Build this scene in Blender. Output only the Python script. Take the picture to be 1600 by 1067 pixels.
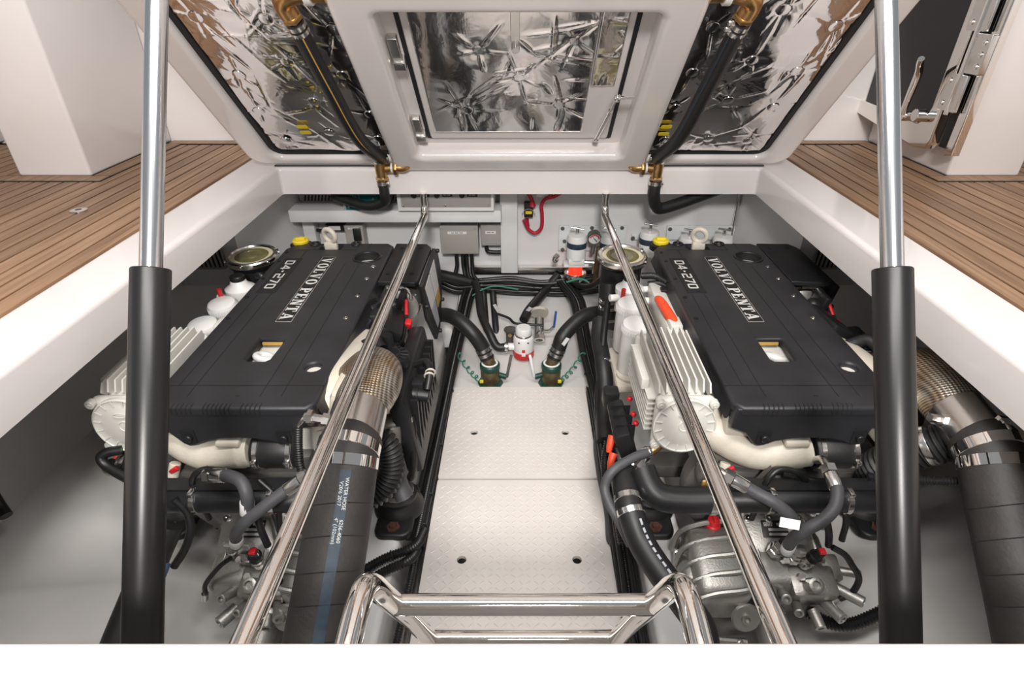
import bpy, bmesh, math, random
import numpy as np
from mathutils import Vector, Matrix, Euler, noise

random.seed(7)
R = math.radians
PI = math.pi
V = Vector
scene = bpy.context.scene
for o in list(bpy.data.objects):
    bpy.data.objects.remove(o, do_unlink=True)
C = scene.collection

# ------------------------------------------------------------------ camera
CAM = V((0.01, 0.0, 0.62))
PITCH = R(31.5)
PPX = 815.0                             # principal point: the lens is shifted a little
FPX = 900.0
cam_d = bpy.data.cameras.new('camera')
cam = bpy.data.objects.new('camera', cam_d)
C.objects.link(cam)
cam_d.sensor_width = 36.0
cam_d.lens = FPX / 1600.0 * 36.0
cam_d.clip_start = 0.02
cam.location = CAM
cam_d.shift_x = -(PPX - 800.0) / 1600.0
cam.rotation_euler = (PI / 2 - PITCH, 0, 0)
scene.camera = cam
RC = Euler((PI / 2 - PITCH, 0, 0)).to_matrix()

# ------------------------------------------------------------------ world, lights, exposure
world = bpy.data.worlds.new('world')
scene.world = world
world.use_nodes = True
bg = world.node_tree.nodes['Background']
bg.inputs[0].default_value = (0.93, 0.96, 1.0, 1)
bg.inputs[1].default_value = 0.22


def area(name, loc, target, sx, sy, power, col=(1, 1, 1)):
    d = bpy.data.lights.new(name, 'AREA')
    d.shape = 'RECTANGLE'
    d.size, d.size_y, d.energy, d.color = sx, sy, power, col
    o = bpy.data.objects.new(name, d)
    C.objects.link(o)
    o.location = loc
    o.rotation_euler = (V(target) - V(loc)).to_track_quat('-Z', 'Y').to_euler()
    return o


area('photographers_softbox', (0.05, -1.5, 1.95), (0, 1.5, -0.3), 0.5, 0.4, 84, (1.0, 0.965, 0.93))
area('cockpit_ceiling_light', (0.0, 0.25, 2.3), (0, 0.8, -0.5), 2.2, 0.5, 54, (1.0, 0.97, 0.94))

vs = scene.view_settings
vs.view_transform = 'Standard'
vs.look = 'None'
vs.gamma = 1.0
vs.use_curve_mapping = False
vs.exposure = 0.44

# ------------------------------------------------------------------ helpers


def at(px, py, X=None, Y=None, Z=None):
    """the point of the place seen at a photo pixel, on a plane of known X, Y or Z"""
    d = RC @ V(((px - PPX) / FPX, (533.5 - py) / FPX, -1.0))
    if X is not None:
        t = (X - CAM.x) / d.x
    elif Y is not None:
        t = (Y - CAM.y) / d.y
    else:
        t = (Z - CAM.z) / d.z
    return CAM + d * t


def basis(axis):
    a = V(axis).normalized()
    up = V((0, 0, 1)) if abs(a.z) < 0.9 else V((0, 1, 0))
    x = up.cross(a).normalized()
    return x, a.cross(x).normalized(), a


def smooth_path(pts, res=8):
    pts = [V(p) for p in pts]
    if len(pts) < 3 or res <= 1:
        return pts
    out = []
    n = len(pts)
    for i in range(n - 1):
        p0 = pts[i - 1] if i > 0 else pts[0] * 2 - pts[1]
        p1, p2 = pts[i], pts[i + 1]
        p3 = pts[i + 2] if i + 2 < n else pts[-1] * 2 - pts[-2]
        for k in range(res):
            t = k / res
            out.append(0.5 * (2 * p1 + (p2 - p0) * t + (2 * p0 - 5 * p1 + 4 * p2 - p3) * t * t
                              + (3 * p1 - p0 - 3 * p2 + p3) * t ** 3))
    out.append(pts[-1])
    return out


def loop_area(l):
    return sum(l[i][0] * l[(i + 1) % len(l)][1] - l[(i + 1) % len(l)][0] * l[i][1] for i in range(len(l))) / 2


def offset_loop(l, d):
    """moves every vertex to the left of the loop by d"""
    out = []
    n = len(l)
    for i in range(n):
        p, a, b = V(l[i]), V(l[i - 1]), V(l[(i + 1) % n])
        e1, e2 = (p - a).normalized(), (b - p).normalized()
        n1, n2 = V((-e1.y, e1.x)), V((-e2.y, e2.x))
        m = n1 + n2
        if m.length < 1e-6:
            m = n1
        m.normalize()
        out.append(tuple(p + m * (d / max(0.5, m.dot(n1)))))
    return out


def rrect(x0, x1, y0, y1, r, k=5):
    pts = []
    for cx, cy, a0 in ((x1 - r, y0 + r, -90), (x1 - r, y1 - r, 0), (x0 + r, y1 - r, 90), (x0 + r, y0 + r, 180)):
        for i in range(k + 1):
            a = R(a0 + 90 * i / k)
            pts.append((cx + r * math.cos(a), cy + r * math.sin(a)))
    return pts


def circle2(cx, cy, r, n=24, ry=None):
    ry = r if ry is None else ry
    return [(cx + r * math.cos(2 * PI * i / n), cy + ry * math.sin(2 * PI * i / n)) for i in range(n)]


def XY(u, v, w): return V((u, v, w))
def XZ(u, v, w): return V((u, w, v))
def YZ(u, v, w): return V((w, u, v))


class MB:
    def __init__(s):
        s.v, s.f = [], []

    def add(s, vs_, fs):
        o = len(s.v)
        s.v += [V(p) for p in vs_]
        s.f += [[i + o for i in f] for f in fs]
        return s

    def bm(s, bm, M=None):
        bm.verts.index_update()
        s.add([(M @ v.co) if M else v.co.copy() for v in bm.verts], [[v.index for v in f.verts] for f in bm.faces])
        bm.free()
        return s

    def rbox(s, c, size, b=0.004, rot=None, seg=2):
        bm = bmesh.new()
        bmesh.ops.create_cube(bm, size=1.0)
        for v in bm.verts:
            v.co = V((v.co.x * size[0], v.co.y * size[1], v.co.z * size[2]))
        if b > 0:
            bmesh.ops.bevel(bm, geom=list(bm.edges), offset=min(b, min(size) * 0.45), segments=seg, profile=0.5, affect='EDGES')
        M = Matrix.Translation(V(c))
        if rot is not None:
            M = M @ (rot.to_4x4() if isinstance(rot, Matrix) else Euler(rot).to_matrix().to_4x4())
        return s.bm(bm, M)

    def box(s, x0, x1, y0, y1, z0, z1, b=0.0):
        return s.rbox(((x0 + x1) / 2, (y0 + y1) / 2, (z0 + z1) / 2), (abs(x1 - x0), abs(y1 - y0), abs(z1 - z0)), b)

    def lathe(s, prof, o, axis=(0, 0, 1), n=24, cap=True):
        x, y, a = basis(axis)
        o = V(o)
        vs_, fs = [], []
        for r, h in prof:
            for i in range(n):
                t = 2 * PI * i / n
                vs_.append(o + a * h + (x * math.cos(t) + y * math.sin(t)) * r)
        for k in range(len(prof) - 1):
            for i in range(n):
                j = (i + 1) % n
                fs.append([k * n + i, k * n + j, (k + 1) * n + j, (k + 1) * n + i])
        if cap:
            fs.append(list(range(n))[::-1])
            fs.append([(len(prof) - 1) * n + i for i in range(n)])
        return s.add(vs_, fs)

    def cyl(s, p0, p1, r0, r1=None, n=20, ch=0.0):
        p0, p1 = V(p0), V(p1)
        r1 = r0 if r1 is None else r1
        L = (p1 - p0).length
        if ch > 0:
            pr = [(r0 - ch, 0), (r0, ch), (r1, L - ch), (r1 - ch, L)]
        else:
            pr = [(r0, 0), (r1, L)]
        return s.lathe(pr, p0, p1 - p0, n)

    def tube(s, pts, r, n=12, res=8, caps=True):
        P = smooth_path(pts, res)
        m = len(P)
        tang = [(P[min(i + 1, m - 1)] - P[max(i - 1, 0)]).normalized() for i in range(m)]
        x, y, _ = basis(tang[0])
        vs_, fs = [], []
        for i in range(m):
            t = tang[i]
            x = (x - t * x.dot(t)).normalized()
            y = t.cross(x)
            rr = r(i / (m - 1)) if callable(r) else r
            for k in range(n):
                a = 2 * PI * k / n
                vs_.append(P[i] + (x * math.cos(a) + y * math.sin(a)) * rr)
        for i in range(m - 1):
            for k in range(n):
                j = (k + 1) % n
                fs.append([i * n + k, i * n + j, (i + 1) * n + j, (i + 1) * n + k])
        if caps:
            fs.append(list(range(n))[::-1])
            fs.append([(m - 1) * n + k for k in range(n)])
        return s.add(vs_, fs)

    def corrugated(s, pts, r, pitch=0.012, amp=0.004, n=18):
        P = smooth_path(pts, 24)
        acc = [0.0]
        for i in range(1, len(P)):
            acc.append(acc[-1] + (P[i] - P[i - 1]).length)
        m = int(acc[-1] / pitch * 6)
        Q = []
        j = 0
        for i in range(m + 1):
            d = acc[-1] * i / m
            while j < len(P) - 2 and acc[j + 1] < d:
                j += 1
            f = (d - acc[j]) / max(1e-9, acc[j + 1] - acc[j])
            Q.append(P[j].lerp(P[j + 1], min(1, f)))
        return s.tube(Q, lambda t: r + amp * math.cos(t * m / 6 * 2 * PI), n, res=1)

    def torus(s, c, axis, RR, r, n=28, k=10, a0=0, a1=2 * PI):
        x, y, a = basis(axis)
        full = abs(a1 - a0 - 2 * PI) < 1e-6
        N = n if full else n + 1
        vs_, fs = [], []
        for i in range(N):
            t = a0 + (a1 - a0) * i / n
            d = x * math.cos(t) + y * math.sin(t)
            for j in range(k):
                q = 2 * PI * j / k
                vs_.append(V(c) + d * (RR + r * math.cos(q)) + a * (r * math.sin(q)))
        for i in range(n):
            i2 = (i + 1) % N
            for j in range(k):
                j2 = (j + 1) % k
                fs.append([i * k + j, i2 * k + j, i2 * k + j2, i * k + j2])
        return s.add(vs_, fs)

    def ball(s, c, r, n=16, sc=(1, 1, 1)):
        bm = bmesh.new()
        bmesh.ops.create_uvsphere(bm, u_segments=n, v_segments=max(6, n // 2), radius=r)
        return s.bm(bm, Matrix.Translation(V(c)) @ Matrix.Diagonal((*sc, 1)))

    def plate(s, outer, holes, w0, w1, M=XY, r=0.0, rs=3):
        """flat plate from outline loops with holes, top edges rounded by r"""
        if loop_area(outer) < 0:
            outer = outer[::-1]
        holes = [h[::-1] if loop_area(h) > 0 else h for h in holes]
        sgn = 1 if w1 > w0 else -1
        loops = [outer] + holes
        bm = bmesh.new()
        for side in (0, 1):
            es = []
            for l in loops:
                ll = offset_loop(l, r * 1.3) if (side and r > 0) else l
                vv = [bm.verts.new((p[0], p[1], w1 if side else w0)) for p in ll]
                es += [bm.edges.new((vv[i], vv[(i + 1) % len(vv)])) for i in range(len(vv))]
            bmesh.ops.triangle_fill(bm, use_beauty=True, edges=es)
        for l in loops:
            rings = [[(p[0], p[1], w0) for p in l]]
            if r > 0:
                for k in range(rs + 1):
                    a = PI / 2 * k / rs
                    o = offset_loop(l, r * (1 - math.cos(a)))
                    w = w1 - sgn * r + sgn * r * math.sin(a)
                    rings.append([(p[0], p[1], w) for p in o])
                rings.append([(p[0], p[1], w1) for p in offset_loop(l, r * 1.3)])
            else:
                rings.append([(p[0], p[1], w1) for p in l])
            vr = [[bm.verts.new(p) for p in ring] for ring in rings]
            n = len(l)
            for k in range(len(vr) - 1):
                for i in range(n):
                    j = (i + 1) % n
                    bm.faces.new((vr[k][i], vr[k][j], vr[k + 1][j], vr[k + 1][i]))
        bmesh.ops.remove_doubles(bm, verts=bm.verts, dist=1e-6)
        bm.verts.index_update()
        s.add([M(*v.co) for v in bm.verts], [[v.index for v in f.verts] for f in bm.faces])
        bm.free()
        return s

    def prism(s, poly, w0, w1, M=XY):
        n = len(poly)
        vs_ = [M(p[0], p[1], w0) for p in poly] + [M(p[0], p[1], w1) for p in poly]
        fs = [list(range(n))[::-1], list(range(n, 2 * n))]
        fs += [[i, (i + 1) % n, n + (i + 1) % n, n + i] for i in range(n)]
        return s.add(vs_, fs)

    def build(s, name, mat, parent=None, angle=38):
        lo = V((min(p.x for p in s.v), min(p.y for p in s.v), min(p.z for p in s.v)))
        hi = V((max(p.x for p in s.v), max(p.y for p in s.v), max(p.z for p in s.v)))
        c = (lo + hi) / 2
        if parent is None:
            c.z = lo.z
        me = bpy.data.meshes.new(name)
        me.from_pydata([tuple(p - c) for p in s.v], [], s.f)
        bm = bmesh.new()
        bm.from_mesh(me)
        bmesh.ops.recalc_face_normals(bm, faces=bm.faces)
        bm.to_mesh(me)
        bm.free()
        me.shade_smooth()
        me.set_sharp_from_angle(angle=R(angle))
        me.materials.append(mat)
        o = bpy.data.objects.new(name, me)
        C.objects.link(o)
        WO[o.name] = c.copy()
        if parent is not None:
            o.parent = parent
            o.location = c - WO[parent.name]
        else:
            o.location = c
        return o


WO = {}


def tag(o, label=None, cat=None, group=None, kind=None):
    if label: o['label'] = label
    if cat: o['category'] = cat
    if group: o['group'] = group
    if kind: o['kind'] = kind
    return o


def thing(name, label, cat, base, group=None):
    o = bpy.data.objects.new(name, None)
    o.empty_display_size = 0.05
    C.objects.link(o)
    o.location = base
    WO[o.name] = V(base)
    return tag(o, label, cat, group)


def copy_tree(o, parent=None):
    c = o.copy()
    C.objects.link(c)
    WO[c.name] = WO[o.name].copy()
    if parent is not None:
        c.parent = parent
    for ch in list(o.children):
        copy_tree(ch, c)
    return c


def text_mb(mb, body, M, size=1.0, bold=0.0, align='CENTER'):
    cu = bpy.data.curves.new('t', 'FONT')
    cu.body, cu.size, cu.align_x, cu.align_y, cu.offset = body, size, align, 'CENTER', bold
    cu.resolution_u = 3
    ob = bpy.data.objects.new('t', cu)
    C.objects.link(ob)
    bpy.context.view_layer.update()
    me = bpy.data.meshes.new_from_object(ob)
    mb.add([M(v.co.x, v.co.y, 0) for v in me.vertices], [list(p.vertices) for p in me.polygons])
    bpy.data.objects.remove(ob)
    bpy.data.curves.remove(cu)
    bpy.data.meshes.remove(me)


# ------------------------------------------------------------------ materials
def mat(name, col, rough=0.5, metal=0.0, var=0.0, vscale=8.0, bump=0.0, bscale=60.0, coat=0.0, spec=None, rvar=0.0,
        trans=0.0, emit=None):
    m = bpy.data.materials.new(name)
    m.use_nodes = True
    nt = m.node_tree
    p = nt.nodes['Principled BSDF']
    p.inputs['Base Color'].default_value = (*col, 1)
    p.inputs['Roughness'].default_value = rough
    p.inputs['Metallic'].default_value = metal
    p.inputs['Coat Weight'].default_value = coat
    p.inputs['Coat Roughness'].default_value = 0.08
    if spec is not None:
        p.inputs['Specular IOR Level'].default_value = spec
    if trans:
        p.inputs['Transmission Weight'].default_value = trans
    if emit:
        p.inputs['Emission Color'].default_value = (*emit[0], 1)
        p.inputs['Emission Strength'].default_value = emit[1]
    if var or bump or rvar:
        tc = nt.nodes.new('ShaderNodeTexCoord')
    if var or rvar:
        n = nt.nodes.new('ShaderNodeTexNoise')
        n.inputs['Scale'].default_value = vscale
        n.inputs['Detail'].default_value = 5
        nt.links.new(tc.outputs['Object'], n.inputs['Vector'])
        if var:
            r = nt.nodes.new('ShaderNodeMapRange')
            r.inputs['From Min'].default_value, r.inputs['From Max'].default_value = 0.3, 0.7
            r.inputs['To Min'].default_value, r.inputs['To Max'].default_value = 1 - var, 1 + var * 0.5
            nt.links.new(n.outputs[0], r.inputs['Value'])
            mx = nt.nodes.new('ShaderNodeVectorMath')
            mx.operation = 'SCALE'
            mx.inputs[0].default_value = col
            nt.links.new(r.outputs[0], mx.inputs['Scale'])
            nt.links.new(mx.outputs[0], p.inputs['Base Color'])
        if rvar:
            r2 = nt.nodes.new('ShaderNodeMapRange')
            r2.inputs['To Min'].default_value, r2.inputs['To Max'].default_value = max(0.02, rough - rvar), rough + rvar
            nt.links.new(n.outputs[0], r2.inputs['Value'])
            nt.links.new(r2.outputs[0], p.inputs['Roughness'])
    if bump:
        n2 = nt.nodes.new('ShaderNodeTexNoise')
        n2.inputs['Scale'].default_value = bscale
        n2.inputs['Detail'].default_value = 4
        nt.links.new(tc.outputs['Object'], n2.inputs['Vector'])
        b = nt.nodes.new('ShaderNodeBump')
        b.inputs['Strength'].default_value = bump
        b.inputs['Distance'].default_value = 0.002
        nt.links.new(n2.outputs[0], b.inputs['Height'])
        nt.links.new(b.outputs[0], p.inputs['Normal'])
    return m


M = {}
M['gel'] = mat('gelcoat', (0.76, 0.715, 0.695), 0.16, coat=0.3, bump=0.02, bscale=6, var=0.02, vscale=3)
M['bilge'] = mat('bilge_paint', (0.62, 0.605, 0.585), 0.42, var=0.06, vscale=5, bump=0.25, bscale=25)
M['bulk'] = mat('bulkhead_paint', (0.74, 0.735, 0.73), 0.4, var=0.03, vscale=5, bump=0.1, bscale=40)
M['white'] = mat('white_plastic', (0.78, 0.77, 0.75), 0.35)
M['whitepaint'] = mat('engine_white_paint', (0.64, 0.62, 0.57), 0.38, var=0.06, vscale=14, bump=0.1, bscale=90)
M['cream'] = mat('cream_casting', (0.57, 0.525, 0.44), 0.42, var=0.1, vscale=20, bump=0.3, bscale=150)
M['black'] = mat('black_plastic', (0.012, 0.012, 0.013), 0.42, var=0.25, vscale=20, bump=0.15, bscale=400, spec=0.4)
M['cover'] = mat('cover_plastic', (0.019, 0.019, 0.022), 0.42, var=0.35, vscale=9, bump=0.25, bscale=700, rvar=0.1)
M['blackdeep'] = mat('black_recess', (0.008, 0.008, 0.009), 0.6)
M['rubber'] = mat('rubber', (0.013, 0.013, 0.0135), 0.46, var=0.25, vscale=30, bump=0.1, bscale=300)
M['cable'] = mat('cable_sheath', (0.009, 0.009, 0.0095), 0.4, var=0.2, vscale=60)
M['hose_fabric'] = mat('fabric_hose', (0.030, 0.026, 0.024), 0.6, var=0.25, vscale=18, bump=0.4, bscale=120)
M['greyhose'] = mat('grey_hose', (0.065, 0.065, 0.07), 0.55, var=0.15, vscale=40, bump=0.2, bscale=200)
M['chrome'] = mat('polished_stainless', (0.86, 0.83, 0.79), 0.05, 1.0)
M['steel'] = mat('brushed_steel', (0.72, 0.70, 0.67), 0.22, 1.0, rvar=0.08, vscale=40)
M['rod'] = mat('strut_rod_chrome', (0.78, 0.79, 0.80), 0.2, 1.0)
M['strut'] = mat('strut_black_paint', (0.010, 0.0095, 0.0095), 0.34, spec=0.5, bump=0.04, bscale=500)
M['alu'] = mat('cast_aluminium', (0.40, 0.385, 0.36), 0.42, 0.8, var=0.2, vscale=12, bump=0.3, bscale=220)
M['aludark'] = mat('dark_cast_metal', (0.17, 0.16, 0.15), 0.5, 0.6, var=0.2, vscale=12, bump=0.3, bscale=200)
M['brass'] = mat('bronze_fitting', (0.60, 0.36, 0.15), 0.3, 1.0, var=0.3, vscale=25, bump=0.2, bscale=120)
M['bronze_old'] = mat('weathered_bronze', (0.17, 0.13, 0.07), 0.5, 0.7, var=0.35, vscale=40, bump=0.4, bscale=200)
M['red'] = mat('red_plastic', (0.55, 0.015, 0.02), 0.4)
M['redcable'] = mat('red_cable', (0.45, 0.012, 0.03), 0.42)
M['orange'] = mat('orange_rubber', (0.75, 0.07, 0.02), 0.45, var=0.1, vscale=40, bump=0.3, bscale=200)
M['yellow'] = mat('yellow_plastic', (0.80, 0.62, 0.03), 0.4)
M['green'] = mat('green_wire', (0.02, 0.17, 0.11), 0.45)
M['greenpaint'] = mat('green_sealant', (0.008, 0.055, 0.038), 0.4, var=0.3, vscale=60)
M['teal'] = mat('teal_case', (0.0, 0.11, 0.13), 0.35)
M['blue'] = mat('blue_plastic', (0.02, 0.08, 0.3), 0.4)
M['bluestripe'] = mat('blue_print_stripe', (0.022, 0.043, 0.068), 0.55, var=0.3, vscale=60)
M['greybox'] = mat('grey_enclosure', (0.36, 0.335, 0.31), 0.5)
M['label'] = mat('white_label', (0.75, 0.75, 0.74), 0.45)
M['labelgrey'] = mat('grey_label', (0.42, 0.44, 0.48), 0.45)
M['labelorange'] = mat('ochre_label', (0.55, 0.33, 0.08), 0.45)
M['print'] = mat('silver_print', (0.62, 0.61, 0.58), 0.45)
M['inkblack'] = mat('black_ink', (0.01, 0.01, 0.01), 0.5)
M['caulk'] = mat('deck_caulk', (0.015, 0.014, 0.013), 0.6)
M['tread'] = mat('tread_plate', (0.70, 0.655, 0.62), 0.33, var=0.05, vscale=5, coat=0.15)
M['glass'] = mat('tinted_glass', (0.004, 0.004, 0.005), 0.03, spec=0.5)
M['oilglass'] = mat('olive_sight_glass', (0.17, 0.15, 0.06), 0.12, var=0.3, vscale=30, coat=0.5)
M['ivory'] = mat('ivory_seal', (0.62, 0.58, 0.40), 0.4)
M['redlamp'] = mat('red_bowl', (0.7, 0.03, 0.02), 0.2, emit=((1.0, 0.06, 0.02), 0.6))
M['rust'] = mat('rust', (0.08, 0.03, 0.018), 0.8, var=0.4, vscale=80, bump=0.5, bscale=200)
M['clear'] = mat('clear_acrylic', (0.75, 0.78, 0.78), 0.12, coat=0.3)


def nodes_of(name):
    m = bpy.data.materials.new(name)
    m.use_nodes = True
    return m, m.node_tree, m.node_tree.nodes['Principled BSDF']


def teak():
    m, nt, p = nodes_of('teak')
    tc = nt.nodes.new('ShaderNodeTexCoord')
    oi = nt.nodes.new('ShaderNodeObjectInfo')
    mp = nt.nodes.new('ShaderNodeMapping')
    mp.inputs['Scale'].default_value = (70, 2.2, 30)
    nt.links.new(tc.outputs['Object'], mp.inputs['Vector'])
    ad = nt.nodes.new('ShaderNodeVectorMath')
    nt.links.new(mp.outputs[0], ad.inputs[0])
    sc = nt.nodes.new('ShaderNodeMath')
    sc.operation = 'MULTIPLY'
    sc.inputs[1].default_value = 37
    nt.links.new(oi.outputs['Random'], sc.inputs[0])
    nt.links.new(sc.outputs[0], ad.inputs[1])
    n = nt.nodes.new('ShaderNodeTexNoise')
    n.inputs['Scale'].default_value = 1.0
    n.inputs['Detail'].default_value = 6
    n.inputs['Roughness'].default_value = 0.65
    nt.links.new(ad.outputs[0], n.inputs['Vector'])
    cr = nt.nodes.new('ShaderNodeValToRGB')
    cr.color_ramp.elements[0].position, cr.color_ramp.elements[1].position = 0.28, 0.75
    cr.color_ramp.elements[0].color = (0.17, 0.088, 0.044, 1)
    cr.color_ramp.elements[1].color = (0.42, 0.26, 0.155, 1)
    nt.links.new(n.outputs[0], cr.inputs[0])
    hs = nt.nodes.new('ShaderNodeHueSaturation')
    mr = nt.nodes.new('ShaderNodeMapRange')
    mr.inputs['To Min'].default_value, mr.inputs['To Max'].default_value = 0.8, 1.2
    nt.links.new(oi.outputs['Random'], mr.inputs['Value'])
    nt.links.new(mr.outputs[0], hs.inputs['Value'])
    nt.links.new(cr.outputs[0], hs.inputs['Color'])
    nt.links.new(hs.outputs[0], p.inputs['Base Color'])
    p.inputs['Roughness'].default_value = 0.5
    b = nt.nodes.new('ShaderNodeBump')
    b.inputs['Strength'].default_value = 0.2
    b.inputs['Distance'].default_value = 0.002
    nt.links.new(n.outputs[0], b.inputs['Height'])
    nt.links.new(b.outputs[0], p.inputs['Normal'])
    return m


def foil(name, k=1.0):
    m, nt, p = nodes_of(name)
    p.inputs['Metallic'].default_value = 1.0
    p.inputs['Base Color'].default_value = (0.80, 0.77, 0.76, 1)
    p.inputs['Roughness'].default_value = 0.1
    tc = nt.nodes.new('ShaderNodeTexCoord')
    n1 = nt.nodes.new('ShaderNodeTexNoise')
    n1.inputs['Scale'].default_value = 7
    n1.inputs['Detail'].default_value = 3
    n1.inputs['Distortion'].default_value = 1.2
    nt.links.new(tc.outputs['Object'], n1.inputs['Vector'])
    n2 = nt.nodes.new('ShaderNodeTexNoise')
    n2.inputs['Scale'].default_value = 180
    n2.inputs['Detail'].default_value = 2
    mp = nt.nodes.new('ShaderNodeMapping')
    mp.inputs['Scale'].default_value = (1, 0.2, 0.2)
    nt.links.new(tc.outputs['Object'], mp.inputs['Vector'])
    nt.links.new(mp.outputs[0], n2.inputs['Vector'])
    b1 = nt.nodes.new('ShaderNodeBump')
    b1.inputs['Strength'].default_value = 0.12 * k
    b1.inputs['Distance'].default_value = 0.03
    nt.links.new(n1.outputs[0], b1.inputs['Height'])
    b2 = nt.nodes.new('ShaderNodeBump')
    b2.inputs['Strength'].default_value = 0.06
    b2.inputs['Distance'].default_value = 0.001
    nt.links.new(n2.outputs[0], b2.inputs['Height'])
    nt.links.new(b1.outputs[0], b2.inputs['Normal'])
    nt.links.new(b2.outputs[0], p.inputs['Normal'])
    return m


def braid():
    m, nt, p = nodes_of('exhaust_braid')
    tc = nt.nodes.new('ShaderNodeTexCoord')
    hs = []
    for d in ((1, 1, 0.6), (1, -1, -0.6)):
        vm = nt.nodes.new('ShaderNodeVectorMath')
        vm.operation = 'DOT_PRODUCT'
        vm.inputs[1].default_value = V(d).normalized() * 640
        nt.links.new(tc.outputs['Object'], vm.inputs[0])
        sn = nt.nodes.new('ShaderNodeMath')
        sn.operation = 'SINE'
        nt.links.new(vm.outputs['Value'], sn.inputs[0])
        hs.append(sn)
    mu = nt.nodes.new('ShaderNodeMath')
    mu.operation = 'MULTIPLY'
    nt.links.new(hs[0].outputs[0], mu.inputs[0])
    nt.links.new(hs[1].outputs[0], mu.inputs[1])
    mr = nt.nodes.new('ShaderNodeMapRange')
    mr.inputs['From Min'].default_value = -1
    nt.links.new(mu.outputs[0], mr.inputs['Value'])
    n = nt.nodes.new('ShaderNodeTexNoise')
    n.inputs['Scale'].default_value = 18
    nt.links.new(tc.outputs['Object'], n.inputs['Vector'])
    cr = nt.nodes.new('ShaderNodeValToRGB')
    cr.color_ramp.elements[0].color = (0.10, 0.08, 0.06, 1)
    cr.color_ramp.elements[1].color = (0.66, 0.61, 0.53, 1)
    nt.links.new(mr.outputs[0], cr.inputs[0])
    mx = nt.nodes.new('ShaderNodeMix')
    mx.data_type = 'RGBA'
    mx.blend_type = 'MULTIPLY'
    mx.inputs['Factor'].default_value = 1.0
    cr2 = nt.nodes.new('ShaderNodeValToRGB')
    cr2.color_ramp.elements[0].position, cr2.color_ramp.elements[1].position = 0.35, 0.6
    cr2.color_ramp.elements[0].color = (0.72, 0.56, 0.42, 1)
    cr2.color_ramp.elements[1].color = (1, 1, 1, 1)
    nt.links.new(n.outputs[0], cr2.inputs[0])
    nt.links.new(cr.outputs[0], mx.inputs['A'])
    nt.links.new(cr2.outputs[0], mx.inputs['B'])
    nt.links.new(mx.outputs['Result'], p.inputs['Base Color'])
    p.inputs['Metallic'].default_value = 0.7
    p.inputs['Roughness'].default_value = 0.35
    b = nt.nodes.new('ShaderNodeBump')
    b.inputs['Strength'].default_value = 0.9
    b.inputs['Distance'].default_value = 0.002
    nt.links.new(mr.outputs[0], b.inputs['Height'])
    nt.links.new(b.outputs[0], p.inputs['Normal'])
    return m


M['teak'] = teak()
M['foil'] = foil('crinkled_foil')
M['foil_smooth'] = foil('smooth_foil', 0.35)
M['braid'] = braid()

# ================================================================== THE SETTING
HX, Y0, Y1 = 0.98, 0.377, 2.36          # hatch opening
DX = 1.15                               # teak starts here
LIPZ = -0.108


def struct(name, mb, m, parent=None, angle=38):
    o = mb.build(name, m, parent, angle)
    if parent is None:
        o['kind'] = 'structure'
    return o


# --- white coaming around the opening (one moulding)
mb = MB()
mb.plate([(-DX, 0.335), (DX, 0.335), (DX, 2.56), (-DX, 2.56)], [rrect(-HX, HX, Y0, Y1, 0.012, 4)], LIPZ, 0.0, XY, r=0.016, rs=4)
coaming = struct('trim_1', mb, M['gel'])
tag(coaming, 'white gelcoat coaming framing the open engine hatch')
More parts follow.
